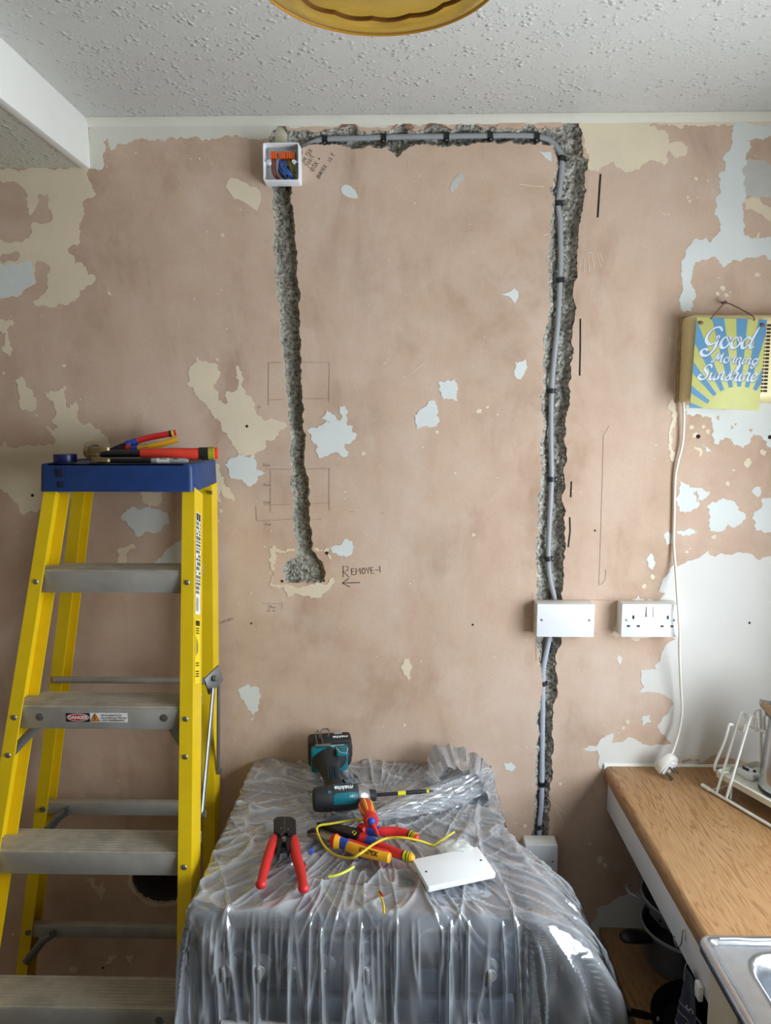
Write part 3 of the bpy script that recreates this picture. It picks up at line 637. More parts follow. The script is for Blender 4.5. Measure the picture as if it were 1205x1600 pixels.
def window(name, axis, at, w):
    b = MB(); t = .045; u = [(w[0], w[0] + t), (w[1] - t, w[1]), ((w[0] + w[1]) / 2 - t / 2, (w[0] + w[1]) / 2 + t / 2)]
    for a0, a1 in u:
        c = ((a0 + a1) / 2, (w[2] + w[3]) / 2); s = (a1 - a0, w[3] - w[2])
        b.box((at + .07, c[0], c[1]) if axis == 'x' else (c[0], at - .07, c[1]), (.05, s[0], s[1]) if axis == 'x' else (s[0], .05, s[1]), bev=.006)
    for z in (w[2] + t / 2, w[3] - t / 2):
        c = (w[0] + w[1]) / 2; L = w[1] - w[0]
        b.box((at + .07, c, z) if axis == 'x' else (c, at - .07, z), (.05, L, t) if axis == 'x' else (L, .05, t), bev=.006)
    return b.build(name, UPVC, kind='structure')
window('window_1', 'x', RX, WIN_R)
# ------------------------------------------------------------------ wall boxes, cable and clips
UREA = mat('white_urea_plastic', (236, 238, 240), .32, var=.015, vs=12)
UREA2 = mat('off_white_plastic', (228, 226, 216), .4, var=.03, vs=20)
SCREW = mat('screw_steel', (150, 150, 150), .35, .9)
BLACKP = mat('black_plastic', (24, 24, 26), .45, var=.1, vs=60)
CABLE = mat('grey_pvc_sheath', (150, 152, 154), .42, var=.05, vs=30)
ORANGE = mat('orange_connector', (232, 96, 30), .35)
CLEARP = mat('grey_clear_connector', (176, 172, 166), .25)
BROWNW = mat('brown_wire', (120, 48, 40), .4); BLUEW = mat('blue_wire', (40, 86, 160), .4); GYW = mat('green_yellow_wire', (150, 140, 50), .4); BLACKW = mat('black_wire', (20, 22, 34), .4)

def rrect(w, h, r, n=4, cx=0, cy=0):
    out = []
    for sx, sy, a0 in ((1, 1, 0), (-1, 1, 90), (-1, -1, 180), (1, -1, 270)):
        for k in range(n + 1):
            a = math.radians(a0 + 90 * k / n); out.append((cx + sx * (w / 2 - r) + r * math.cos(a), cy + sy * (h / 2 - r) + r * math.sin(a)))
    return out
WF = Matrix.Rotation(PI / 2, 4, 'X')          # local xy of a prism -> wall x / z, its +z -> towards the room (-y)
def wall_prism(b, poly, h0, h1, bev=0., at=(0, 0)):
    b.prism(poly, h0, h1, Matrix.Translation((at[0], 0, at[1])) @ WF, bev)
def screw(b, x, z, y, r=.0032):
    wall_prism(b, [(r * math.cos(a), r * math.sin(a)) for a in [2 * PI * k / 14 for k in range(14)]], y, y + .0012, .0004, (x, z))

# open joint box at the top of the left channel
c = onY(439.5, 253, -.040)
t = thing('joint_box', 'open white plastic joint box with orange connectors at the ceiling end of the left channel', 'joint box', (c.x, 0, c.z))
def f(b):
    W = .087; o = rrect(W, W, .004); D = .042
    rows = [[Vector((x, -y, z)) for x, z in rrect(W - k, W - k, .004)] for k, y in ((-.002, .0005), (0, D - .001), (.001, D), (.005, D), (.006, D - .002), (.007, .006))]
    b.loft(rows, closed=True); b.f.append(tuple(len(b.v) - len(o) + i for i in range(len(o))))
part('back_box', UREA, t, f)
for s in (-1, 1):
    def f(b):
        b.lathe([(.0016, .0), (.0016, .036), (.0042, .036), (.0048, .034), (.0048, 0)], 18, Matrix.Translation((s * .0300, -.005, .001)) @ WF)
        b.box((s * .0365, -.022, .001), (.010, .032, .003))
    part('screw_lug', UREA, t, f)
for k, (x, n) in enumerate(((-.0195, 3), (.0015, 3), (.021, 4))):
    def f(b):
        for j in range(n): b.box((x + (j - (n - 1) / 2) * .0052, -.024, .0195 - .001 * k), (.0046, .016, .015), bev=.0009)
    cn = part('lever_connector', ORANGE, t, f)
    part('connector_body', CLEARP, cn, lambda b: b.box((x, -.017, .0255), (.0052 * n, .012, .010), bev=.001))
for m, pts, r in ((BROWNW, [(-.023, -.022, .012), (-.024, -.026, -.008), (-.021, -.028, -.024), (-.010, -.026, -.036), (.004, -.018, -.040)], .0026), (BROWNW, [(-.017, -.022, .012), (-.017, -.028, -.010), (-.012, -.030, -.028), (-.002, -.024, -.038)], .0022),
                  (BLUEW, [(-.001, -.022, .012), (-.003, -.030, -.004), (.004, -.034, -.016), (.016, -.030, -.026), (.026, -.020, -.037)], .0031), (BLUEW, [(.004, -.022, .012), (.007, -.032, -.006), (.016, -.032, -.020), (.028, -.022, -.032)], .0028), (BLUEW, [(-.004, -.022, .012), (-.007, -.026, -.006), (-.002, -.028, -.018), (.010, -.028, -.034), (.020, -.02, -.039)], .0028),
                  (BLACKW, [(-.006, -.020, -.006), (-.007, -.026, -.018), (.002, -.03, -.030), (.014, -.024, -.038)], .0034), (BLACKW, [(.012, -.020, -.004), (.015, -.024, -.018), (.010, -.024, -.030), (.008, -.018, -.040)], .003),
                  (GYW, [(.016, -.022, .012), (.020, -.024, -.004), (.026, -.022, -.018), (.033, -.016, -.034)], .0022), (GYW, [(.022, -.022, .012), (.026, -.024, -.006), (.032, -.02, -.022)], .0022)):
    part('wire', m, t, lambda b: b.tube(catmull(pts, 6), r, 8))
# cream steel plate showing above the joint box
p = onY(439, 205, .010)
part('buried_back_plate', mat('cream_enamel', (206, 198, 172), .5, var=.08, vs=40), wall, lambda b: (b.box((p.x, .010, p.z - .016), (.030, .004, .054), bev=.0015), b.box((p.x - .020, .014, p.z - .022), (.012, .004, .040), bev=.0015), b.cyl((p.x - .002, .009, p.z - .017), (p.x - .002, .0075, p.z - .017), .003)), label='cream metal plate sunk above the joint box')

# blanked double box on the right channel
c = onY(884, 970, -.048)
t = thing('blanking_box', 'white double wall box with a plain blank cover over the right channel', 'wall box', (c.x, 0, c.z))
part('back_box', UREA2, t, lambda b: (wall_prism(b, rrect(.147, .086, .003), 0, .038, .0008)))
pl = part('cover_plate', UREA, t, lambda b: wall_prism(b, rrect(.146, .086, .003), .0385, .048, .0022))
for s in (-1, 1): part('cover_screw', SCREW, pl, lambda b: screw(b, s * .0603, .002, .0478))
part('cable_marks', PENCIL, t, lambda b: b.box((-.0735, -.02, .0), (.0004, .004, .02)))

# double socket
c = onY(1016.5, 970, -.046)
t = thing('double_socket', 'white double wall socket with two rocker switches above the worktop', 'socket', (c.x, 0, c.z))
part('back_box', UREA2, t, lambda b: wall_prism(b, rrect(.145, .086, .004), 0, .036, .0008))
pl = part('face_plate', UREA, t, lambda b: wall_prism(b, rrect(.146, .086, .004), .0365, .046, .0022))
for s in (-1, 1):
    part('switch_rocker', UREA2, pl, lambda b: b.box((-.004 + s * .0081 + .008, -.0468, .0235), (.0152, .006, .0272), Matrix.Rotation(-.12, 3, 'X'), bev=.0012))
    part('cover_screw', SCREW, pl, lambda b: screw(b, s * .0603, .002, .0458))
    for dx, dz, w, h in ((-.001 if s < 0 else .001, .009, .005, .0095), (-.0125, -.014, .008, .0045), (.0125, -.014, .008, .0045)):
        part('pin_hole', mat('pin_hole_dark', (34, 34, 38), .9), pl, lambda b: b.box((s * .0425 + dx, -.0459, dz), (w, .0008, h)))

# single box at the foot of the channel
c = onY(846, 1344, -.046)
t = thing('outlet_box', 'small white square cable outlet box low on the wall beside the covered cooker', 'wall box', (c.x, 0, c.z))
part('back_box', UREA2, t, lambda b: wall_prism(b, rrect(.087, .087, .005), 0, .038, .001))
pl = part('cover_plate', UREA, t, lambda b: wall_prism(b, rrect(.0865, .0865, .005), .0385, .047, .0024))
for s in (-1, 1): part('cover_screw', SCREW, pl, lambda b: screw(b, s * .0302, -.003, .0465, .0026))
part('knockout', mat('chipped_edge', (120, 112, 104), .8), t, lambda b: b.box((-.0437, -.016, -.012), (.001, .012, .022), bev=.0003))

# grey cable in the channel
def run(pts, y): return [onY(px, py, y if not isinstance(y, tuple) else y[0]) for px, py in pts]
cab_pts = [(456, 246), (473, 232), (490, 222), (510, 217.5), (555, 216), (600, 214.5), (650, 213.5), (700, 213), (766, 212), (825, 212), (848, 215), (864, 223), (874, 236), (878, 250), (876, 285), (872, 318), (875, 345), (876, 400), (875, 438), (872, 500), (866, 560), (862, 611), (861, 680), (862, 749), (859, 810), (857, 873), (860, 905), (867, 937), (868, 960)]
part_c = MB(); part_c.tube(catmull(run(cab_pts, .010), 6), .0054, 14, sx=1.25, up=(0, 1, 0))
recenter(part_c.build('grey_cable', CABLE, label='grey sheathed cable running from the joint box along the ceiling and down the right channel', cat='cable'))
b = MB(); b.tube(catmull(run([(860, 990), (856, 1010), (850, 1040), (848.5, 1068), (848, 1121), (847.5, 1170), (847, 1225), (846, 1260), (843, 1290), (843, 1318)], .010), 6), .0056, 14, sx=1.2, up=(0, 1, 0))
recenter(b.build('grey_cable', mat('pale_grey_sheath', (172, 178, 190), .4), label='short pale grey cable between the blank double box and the low outlet box', cat='cable'))
clips = [(508, 217.5, 0), (600, 214.5, 0), (698, 213, 0), (766, 212, 0), (839, 213, 0), (878, 248, 1), (873, 318, 1), (875, 438, 1), (862, 611, 1), (862, 749, 1), (857, 873, 1), (848.5, 1068, 1), (847, 1225, 1), (841, 1292, 1)]
ords = ['first', 'second', 'third', 'fourth', 'fifth']
lab = [o_ + ' black cable clip from the joint box on the ceiling run' for o_ in ords] + [o_ + ' black clip from the top on the long vertical cable' for o_ in ords + ['sixth']] + [o_ + ' black clip below the blank double box on the short cable' for o_ in ords[:3]]
for (px, py, vert), l in zip(clips, lab):
    p = onY(px, py, .010)
    t = thing('cable_clip', l, 'cable clip', p, Matrix.Rotation(random.uniform(-.2, .2) + (0 if vert else PI / 2), 3, 'Y'), 'black cable clips in the channels')
    def f(b):
        prof = [(-.0085, .006), (-.0085, -.001), (-.006, -.0068), (0, -.0088), (.006, -.0068), (.0085, -.001), (.0085, .006), (.0066, .006), (.0066, -.001), (.0045, -.0050), (0, -.0066), (-.0045, -.0050), (-.0066, -.001), (-.0066, .006)]
        b.loft([[Vector((x, y, z)) for x, y in prof] for z in (-.0062, .0062)], closed=True, caps=True)
        b.box((.0105, .000, 0), (.007, .010, .0105), bev=.0018)
    part('saddle', BLACKP, t, f)
    part('nail', SCREW, t, lambda b: b.cyl((.0105, .008, 0), (.0105, -.007, 0), .0021, n=10))

# ------------------------------------------------------------------ cream chime box, sign, flex and plug
CREAMP = mat('aged_cream_plastic', (228, 212, 160), .4, var=.05, vs=10)
c0 = onY(1062, 565, 0)
t = thing('fan_control_box', 'aged cream plastic wall box with vent slots behind the hanging sign', 'wall unit', (c0.x, 0, 1.868))
W, H, D = .285, .209, .068
def f(b):
    rows = []
    for y, k in ((.0, 0), (D - .022, .0), (D - .008, .005), (D - .002, .012), (D, .020)):
        rows.append([Vector((x, -y, z)) for x, z in rrect(W - 2 * k, H - 2 * k, .014, 5, W / 2, H / 2)])
    b.loft(rows, closed=True); n = len(rows[0]); b.f.append(tuple(len(b.v) - n + i for i in range(n)))
part('casing', CREAMP, t, f)
DK = mat('vent_slot_dark', (58, 40, 24), .9)
x1 = onY(1193, 565, -D).x - c0.x
for k in range(19):
    for j in (-1, 1):
        part('vent_slot', DK, t, lambda b: b.box((x1 + .003 + j * .0053, -D - .0002, .182 - k * .0086), (.0090, .0016, .0052)))
part('wall_sealant', mat('brown_sealant', (176, 142, 102), .8, var=.2, vs=60), t, lambda b: b.tube([Vector((-.002 + .002 * random.uniform(-1, 1), -.002, z)) for z in np.linspace(0, H, 24)], [random.uniform(.003, .006) for _ in range(24)], 6))

# sign
tl, tr, bl, br = (onY(px, py, -.078) for px, py in ((1090, 496), (1198, 496.5), (1079, 640), (1183, 641)))
sw, sh = .1655, .2135
ctr = (tl + tr + bl + br) / 4
tilt = math.atan2((tr - tl).z, (tr - tl).x)
SR = Matrix.Rotation(math.radians(2.2), 3, 'Y') @ Matrix.Rotation(math.radians(-1.5), 3, 'X')
sg = thing('hanging_sign', 'small hanging sign with blue and yellow sunrays reading Good Morning Sunshine', 'sign', ctr, SR)
SY = mat('sign_yellow_print', (182, 180, 102), .5, var=.05, vs=25); SB = mat('sign_blue_print', (74, 126, 160), .5, var=.06, vs=25); SWH = mat('sign_white_print', (192, 202, 210), .5); SDK = mat('sign_navy_print', (62, 96, 132), .5)
part('board', SY, sg, lambda b: b.box((0, 0, 0), (sw, .004, sh), bev=.0006))
cx, cz = (.705 - .5) * sw, sh / 2 - 1.15 * sh; rad = .525 * sw
def clip_rect(poly):
    def cut(P, f, g):
        out = []
        for i in range(len(P)):
            a, c = P[i], P[(i + 1) % len(P)]; fa, fc = f(a), f(c)
            if fa >= 0: out.append(a)
            if (fa >= 0) != (fc >= 0): tt = fa / (fa - fc); out.append((a[0] + (c[0] - a[0]) * tt, a[1] + (c[1] - a[1]) * tt))
        return out
    for f in (lambda p: p[0] + sw / 2, lambda p: sw / 2 - p[0], lambda p: p[1] + sh / 2, lambda p: sh / 2 - p[1]):
        poly = cut(poly, f, None)
        if not poly: return []
    return poly
for a0, a1 in ((51, 57), (63.5, 70), (76.9, 83.2), (89.2, 95.4), (102, 108.3), (116, 122.4), (129.5, 135.5), (144, 150.4), (159, 164.5)):
    inner = [(cx + rad * math.cos(math.radians(a)), cz + rad * math.sin(math.radians(a))) for a in np.linspace(a0, a1, 5)]
    outp = [(cx + .5 * math.cos(math.radians(a)), cz + .5 * math.sin(math.radians(a))) for a in (a1, a0)]
    P = clip_rect(inner + outp)
    if len(P) >= 3: part('blue_ray', SB, sg, lambda b: b.prism(P, .0019, .0023, WF), smooth=False)
# script lettering: thick and thin brush strokes
SCR = {
 'G': [[(.78, .80), (.62, .98), (.38, .94), (.16, .68), (.14, .36), (.34, .16), (.56, .24), (.68, .48), (.62, .54), (.66, .30), (.62, -.06), (.40, -.36), (.12, -.34), (.06, -.14), (.24, -.06), (.34, -.16)]],
 'o': [[(.36, .50), (.14, .50), (.02, .26), (.10, .04), (.28, .02), (.42, .22), (.40, .42), (.30, .50), (.40, .36), (.60, .36)]],
 'd': [[(.40, .44), (.22, .52), (.04, .30), (.08, .04), (.24, .04), (.40, .30)], [(.62, 1.02), (.50, .60), (.42, .20), (.50, .02), (.64, .10)]],
 'M': [[(.02, .10), (.10, .0), (.20, .20), (.34, .92)], [(.34, .92), (.40, .50), (.44, .16)], [(.44, .16), (.60, .56), (.76, .92)], [(.76, .92), (.70, .40), (.74, .04), (.88, .08)]],
 'r': [[(.02, .46), (.12, .56), (.18, .48), (.30, .50), (.28, .30), (.28, .06), (.44, .06)]],
 'n': [[(.08, .50), (.04, .02)], [(.06, .26), (.20, .50), (.34, .46), (.30, .16), (.38, .02), (.50, .08)]],
 'i': [[(.10, .50), (.04, .18), (.12, .0), (.26, .10)], [(.16, .70), (.19, .74)]],
 'g': [[(.40, .46), (.22, .52), (.06, .32), (.10, .06), (.24, .04), (.40, .30)], [(.44, .50), (.36, .0), (.24, -.34), (.06, -.32), (.10, -.14), (.40, .02), (.56, .12)]],
 'S': [[(.74, .78), (.62, .98), (.38, .90), (.30, .68), (.46, .52), (.58, .34), (.50, .08), (.26, .0), (.04, .14), (.10, .30), (.22, .22)]],
 'u': [[(.10, .50), (.04, .16), (.14, .0), (.28, .14), (.38, .50)], [(.38, .50), (.32, .14), (.40, .0), (.52, .10)]],
 's': [[(.02, .06), (.20, .34), (.28, .58), (.32, .34), (.28, .06), (.12, .0), (.08, .08)], [(.26, .04), (.44, .10)]],
 'h': [[(.0, .10), (.20, .56), (.30, .96), (.20, 1.0), (.12, .52), (.04, .0)], [(.06, .22), (.22, .48), (.34, .44), (.28, .14), (.36, .0), (.48, .08)]],
 'e': [[(.06, .22), (.26, .30), (.32, .44), (.20, .52), (.06, .34), (.08, .06), (.24, .0), (.42, .12)]],
}
ADV = {'G': .84, 'o': .50, 'd': .62, 'M': .92, 'r': .42, 'n': .50, 'i': .26, 'g': .52, 'S': .74, 'u': .52, 's': .42, 'h': .48, 'e': .44}
def script(txt, x, z, size, w, m, name, rise, h, sx=1.0, dx=0, dz=0):
    b = MB(); M4 = Matrix.Translation((0, -h, 0)) @ WF; X = 0
    for ch in txt:
        for st in SCR[ch]:
            P = catmull([((X + px + .20 * py) * sx, py, 0) for px, py in st], 6)
            ribbon(b, [(x + dx + q.x * size, z + dz + (q.y + rise * q.x) * size) for q in P], w, M4, nib=(math.radians(35), .35))
        X += ADV[ch]
    return b.build(name, m, sg, smooth=False)
for m, dx, dz, h, nm, kw in ((SDK, .0011, -.0011, .0026, 'lettering_shadow', 1.12), (SWH, 0, 0, .0030, 'lettering', 1)):
    script('Good', -.067, .036, .0490, .0088 * kw, m, nm, .02, h, 1.02, dx, dz)
    script('Morning', -.041, .0035, .0255, .0052 * kw, m, nm, -.02, h, 1.20, dx, dz)
    script('Sunshine', -.071, -.0385, .0360, .0070 * kw, m, nm, .0, h, 1.02, dx, dz)
GROM = mat('brown_knot', (118, 84, 62), .8)
for s in (-1, 1): part('cord_knot', GROM, sg, lambda b: b.ball((s * (sw / 2 - .010), -.004, sh / 2 - .013), .0052, 10, (1.1, .7, .8)))
nail = onY(1131, 474, -.012)
nl = SR.inverted() @ (nail - ctr)
CORD = mat('brown_leather_cord', (110, 78, 52), .7)
part('hanging_cord', CORD, sg, lambda b: b.tube(catmull([(-.050, -.003, sh / 2 - .004), (-.042, -.001, sh / 2 + .008), (nl.x - .008, nl.y * .7, nl.z - .005), (nl.x, nl.y, nl.z), (nl.x + .010, nl.y * .7, nl.z - .005), (.048, -.001, sh / 2 + .008), (.052, -.003, sh / 2 - .004)], 5), .0014, 8))
b = MB(); b.cyl((nail.x, .004, nail.z + .004), (nail.x, -.020, nail.z + .001), .0022, n=10); b.cyl((nail.x, -.020, nail.z + .001), (nail.x, -.0215, nail.z + .001), .0045, n=12)
recenter(b.build('wall_nail', mat('rusty_nail', (92, 70, 52), .6, .6), label='rusty nail in the wall holding the sunrise sign', cat='nail'))

# white flex from the cream box down to the unplugged plug
FLEX = mat('white_flex', (232, 228, 214), .42)
zt = .91
flex = [(1068, 628, -.020), (1069, 648, -.016), (1067, 690, -.012), (1059, 725, -.010), (1055, 750, -.008), (1054, 800, -.008), (1053, 850, -.009), (1056, 890, -.02), (1058, 920, -.045), (1060, 950, -.060), (1062, 985, -.062), (1062, 1020, -.050), (1064, 1070, -.035), (1066, 1110, -.032), (1062, 1140, -.035), (1055, 1165, -.045), (1049, 1180, -.055)]
t = thing('plug_and_flex', 'white three pin plug on its long white flex hanging down to the worktop', 'plug', onZ(1042, 1200, zt))
part('flex', FLEX, t, lambda b: b.tube(catmull([onY(*q) for q in flex], 6), .0033, 10), world=True)
pc = onY(1040.5, 1196, -.062)
PR = frame_yz((-.42, .76, .44), (.12, .40, .88))      # local z: cord side of the plug, local y: away from the pins
def f(b):
    out = [(-.019, .026), (-.008, .034), (.008, .034), (.019, .026), (.025, .004), (.024, -.012), (.016, -.022), (-.016, -.022), (-.024, -.012), (-.025, .004)]
    PM = Matrix.Translation(pc) @ PR.to_4x4() @ WF
    b.prism(out, -.012, .010, PM, .004)
part('plug_body', UREA2, t, f, world=True)
part('plug_face', UREA, t, lambda b: b.prism([(-.016, .022), (.016, .022), (.021, .002), (.020, -.011), (.014, -.018), (-.014, -.018), (-.020, -.011), (-.021, .002)], .009, .014, Matrix.Translation(pc) @ PR.to_4x4() @ WF, .0015), world=True)
BRASS = mat('plug_pin_metal', (128, 118, 104), .35, .85)
for x, z, w, h, L in ((0, .012, .0042, .0085, .024), (-.0112, -.008, .0066, .0042, .020), (.0112, -.008, .0066, .0042, .020)):
    part('plug_pin', BRASS, t, lambda b: b.box(pc + PR @ Vector((x, -.012 - L / 2, -z)), (w, L, h), PR, bev=.0006), world=True)
# ------------------------------------------------------------------ folded fibreglass stepladder leaning on the wall
GRP = mat('yellow_fibreglass', (226, 190, 10), .42, var=.05, vs=14, bump=.06, bs=300)
ALU = mat('worn_aluminium', (172, 168, 160), .42, .35, var=.14, vs=16, bump=.08, bs=120)
ALUT = mat('scuffed_tread_aluminium', (178, 170, 154), .55, .3, var=.2, vs=22, bump=.15, bs=90)
STEEL = mat('zinc_steel', (140, 142, 142), .5, .8, var=.1, vs=40)
BLUEP = mat('blue_ladder_plastic', (20, 54, 108), .45, var=.15, vs=26, bump=.1, bs=60)
RIVET = mat('rivet_steel', (150, 148, 142), .35, .8)
SLOPE = .3214
def lad_y(z): return -.29 - SLOPE * (1.492 - z)
def lad_l(z): return -.824 - .072 * (1.492 - z)      # outer face of the left front rail
def lad_r(z): return -.459 + .047 * (1.492 - z)      # outer face of the right front rail
ld = thing('stepladder', 'yellow fibreglass stepladder with blue top folded against the wall', 'ladder', (-.64, -.4, 0))
def channel(b, pa, pb, side, fl=.028, web=.072, th=.0045, back=(0, 1, 0)):
    """C-section rail: web on the outside, flanges pointing inward; pa, pb = outer front edge at both ends"""
    pts = [(0, 0), (fl, 0), (fl, th), (th, th), (th, web - th), (fl, web - th), (fl, web), (0, web)]
    bk = Vector(back)
    rows = [[p + Vector((side * u, 0, 0)) + bk * v for u, v in pts] for p in (Vector(pa), Vector(pb))]
    b.loft(rows, closed=True, caps=True)
nb = Vector((0, math.cos(math.atan(SLOPE)), -math.sin(math.atan(SLOPE))))
for side, fx in ((1, lad_l), (-1, lad_r)):
    z0, z1 = .02, 1.675
    part('front_rail', GRP, ld, lambda b: channel(b, (fx(z0), lad_y(z0) - .006, z0), (fx(z1), lad_y(z1) - .006, z1), side, back=nb), world=True, smooth=False)
    part('foot', BLACKP, ld, lambda b: b.box((fx(.0) + side * .014, lad_y(.0) + .03, .016), (.046, .09, .032), bev=.005), world=True)
RL = [(-.806, -.098, 1.668), (-1.065, -.150, .02)]; RRr = [(-.464, -.098, 1.668), (-.484, -.150, .02)]
for side, (pa, pb) in ((1, RL), (-1, RRr)):
    part('rear_leg', GRP, ld, lambda b: channel(b, pb, pa, side, fl=.030, web=.058, back=(0, 1, .03)), world=True, smooth=False)
# treads
for k in range(6):
    z = 1.492 - .28 * k; y = lad_y(z); xl, xr = lad_l(z) + .004, lad_r(z) - .004; dp = .088
    def f(b):
        prof = [(0, 0), (.002, .0022)]
        for j in range(9):
            u = .004 + j * (dp - .008) / 9; du = (dp - .008) / 9
            prof += [(u, .0022), (u + du * .35, .0022), (u + du * .45, 0), (u + du * .9, 0)]
        prof += [(dp - .003, .002), (dp, 0), (dp, -.026), (dp - .002, -.026), (dp - .002, -.003), (.002, -.003), (.002, -.046), (.010, -.047), (.010, -.049), (0, -.049)]
        b.loft([[Vector((x, y + u, z + v)) for u, v in prof] for x in (xl, xr)], closed=True, caps=True)
    st = part('tread', ALUT, ld, f, world=True, ang=20)
    part('tread_front', ALU, st, lambda b: b.box(((xl + xr) / 2, y - .0012, z - .0245), (xr - xl, .002, .046), bev=.0006), world=True)
    for side, fx in ((1, lad_l), (-1, lad_r)):
        zs = (z - .022,) if k not in (1, ) else (z - .020, z - .094)
        for zz in zs:
            part('rivet', RIVET, ld, lambda b: b.ball((fx(zz) + side * .015, lad_y(zz) - .0065, zz), .0062, 12, (1, .45, 1)), world=True)
    if k in (1, 3, 4):
        for side, fx in ((1, lad_l), (-1, lad_r)):
            xa = fx(z) + side * .064; xb = fx(z - .10) + side * .010
            part('tread_brace', STEEL, ld, lambda b: b.tube([(xa, y + .012, z - .024), (xa - side * .006, y + .012, z - .040), (xb, lad_y(z - .10) + .016, z - .100)], [.003, .0035, .0035], 10, sx=2.8, up=(0, 1, 0)), world=True)
            part('brace_bolt', RIVET, ld, lambda b: (b.cyl((xa, y - .001, z - .022), (xa, y - .003, z - .022), .0085, n=16), b.cyl((xa, y - .003, z - .022), (xa, y - .0042, z - .022), .0045, n=12)), world=True)
# rear horizontal bars
def legx(line, z):
    a, c = line; q = (a[2] - z) / (a[2] - c[2]); return a[0] + (c[0] - a[0]) * q, a[1] + (c[1] - a[1]) * q
for z, kind in ((1.178, 0), (.835, 1), (.50, 1)):
    xl, yl = legx(RL, z); xr, yr = legx(RRr, z)
    if kind == 0: part('rear_bar', ALU, ld, lambda b: b.tube([(xl + .012, yl - .004, z), (xl + .05, yl - .004, z), (xr - .004, yr - .004, z)], .0085, 12), world=True)
    else:
        part('rear_bar', ALU, ld, lambda b: b.box(((xl + xr) / 2, (yl + yr) / 2 + .016, z), (xr - xl - .012, .022, .034), bev=.002), world=True)
        part('rear_brace', STEEL, ld, lambda b: b.tube([(xl + .085, yl - .002, z - .004), (xl + .060, yl - .002, z - .020), (xl + .008, yl - .002, z - .085)], [.003, .0035, .0035], 10, sx=3.0, up=(0, 1, 0)), world=True)
        for dx in (.022, .085): part('brace_bolt', RIVET, ld, lambda b: b.cyl((xl + dx, yl + .006, z + .002), (xl + dx, yl - .006, z + .002), .007, n=14), world=True)
# folded spreader on the right side
ja = onY(334, 1062, -.215); jb = onY(313, 1272, -.36); jc = onY(341, 1205, -.10)
sp = part('spreader_bracket', STEEL, ld, lambda b: b.box(ja + Vector((.0, .0, 0)), (.005, .056, .046), Matrix.Rotation(-.45, 3, 'Z') @ Matrix.Rotation(.35, 3, 'X'), bev=.002), world=True)
part('spreader_knuckle', STEEL, sp, lambda b: (b.cyl(ja + Vector((.001, -.008, .006)), ja + Vector((.008, -.008, .006)), .007, n=14), b.cyl(ja + Vector((.001, .014, -.004)), ja + Vector((.008, .014, -.004)), .007, n=14)), world=True)
part('spreader_bar', STEEL, ld, lambda b: b.tube([ja + Vector((.004, -.020, -.014)), jb + Vector((.004, 0, 0))], .0085, 8, sx=.5, up=(0, 1, 0)), world=True)
part('spreader_bar', STEEL, ld, lambda b: b.tube([ja + Vector((.007, .020, -.014)), jc], .0085, 8, sx=.5, up=(0, 1, 0)), world=True)
for q in (jb + Vector((.004, 0, 0)), jc): part('spreader_pivot', RIVET, ld, lambda b: b.cyl(q + Vector((-.006, 0, 0)), q + Vector((.008, 0, 0)), .0085, n=14), world=True)
# blue top
CT = 1.728
def f(b):
    xl, xr = -.817, -.469; y0, y1 = -.243, -.022
    o = rrect(xr - xl, y1 - y0, .012, 4, (xl + xr) / 2, (y0 + y1) / 2)
    rows = [[Vector((p[0] + (p[0] - (xl + xr) / 2) * k, p[1] + (-.006 if p[1] < -.13 else 0) * g, z)) for p in o] for k, g, z in ((.006, 1, CT - .062), (.0, 0, CT - .008), (-.006, 0, CT - .001), (-.012, 0, CT), (-.05, 0, CT), (-.055, 0, CT - .003))]
    b.loft(rows, closed=True); n = len(o); b.f.append(tuple(len(b.v) - n + i for i in range(n))); b.f.append(tuple(range(n)))
cap = part('top_cap', BLUEP, ld, f, world=True)
part('cap_rivet', RIVET, cap, lambda b: b.cyl((-.4655, -.105, CT - .078), (-.462, -.105, CT - .078), .005, n=12), world=True)
part('cap_slot', mat('cap_slot_dark', (8, 22, 52), .7), cap, lambda b: (b.box((-.769, -.2465, CT - .020), (.018, .002, .018), bev=.0006), b.box((-.768, -.2475, CT - .046), (.016, .002, .014), bev=.0006)), world=True)
# labels
LW = mat('label_white', (232, 230, 222), .5); LK = mat('label_black', (24, 22, 22), .5); LR = mat('label_red', (190, 34, 36), .5); LO = mat('label_orange', (226, 128, 30), .5); LY = mat('label_yellow', (244, 214, 30), .5)
z2 = 1.492 - .28; y2 = lad_y(z2) - .0026
pa = onY(103, 1121, y2); pb = onY(199, 1121, y2); lc = (pa + pb) / 2; lw = (pb - pa).x
dl = part('danger_label', LW, ld, lambda b: b.box((lc.x, y2, lc.z), (lw, .0006, .0205)), world=True, label='white danger label with red oval')
part('danger_panel', LK, dl, lambda b: b.box((pa.x + .0265, y2 - .0004, lc.z), (.052, .0004, .0200)), world=True)
part('danger_oval', LW, dl, lambda b: b.prism([(.0243 * math.cos(a), .0086 * math.sin(a)) for a in [2 * PI * k / 28 for k in range(28)]], 0, .0003, Matrix.Translation((pa.x + .0265, y2 - .0006, lc.z)) @ WF), world=True)
part('danger_oval', LR, dl, lambda b: b.prism([(.0230 * math.cos(a), .0074 * math.sin(a)) for a in [2 * PI * k / 28 for k in range(28)]], 0, .0006, Matrix.Translation((pa.x + .0265, y2 - .0006, lc.z)) @ WF), world=True)
def ltext(txt, size, x, z, m, **kw): return text_mesh(txt, size, 'label_text', m, dl, Matrix.Translation((x, y2 - .0015, z)) @ WF, world=True, extrude=.0001, **kw)
ltext('DANGER', .0105, pa.x + .0265, lc.z - .0002, LW, offset=.0003)
part('warning_triangle', LK, dl, lambda b: b.prism([(-.0105, -.0085), (.0105, -.0085), (0, .0095)], 0, .0004, Matrix.Translation((pa.x + .064, y2 - .0006, lc.z)) @ WF), world=True)
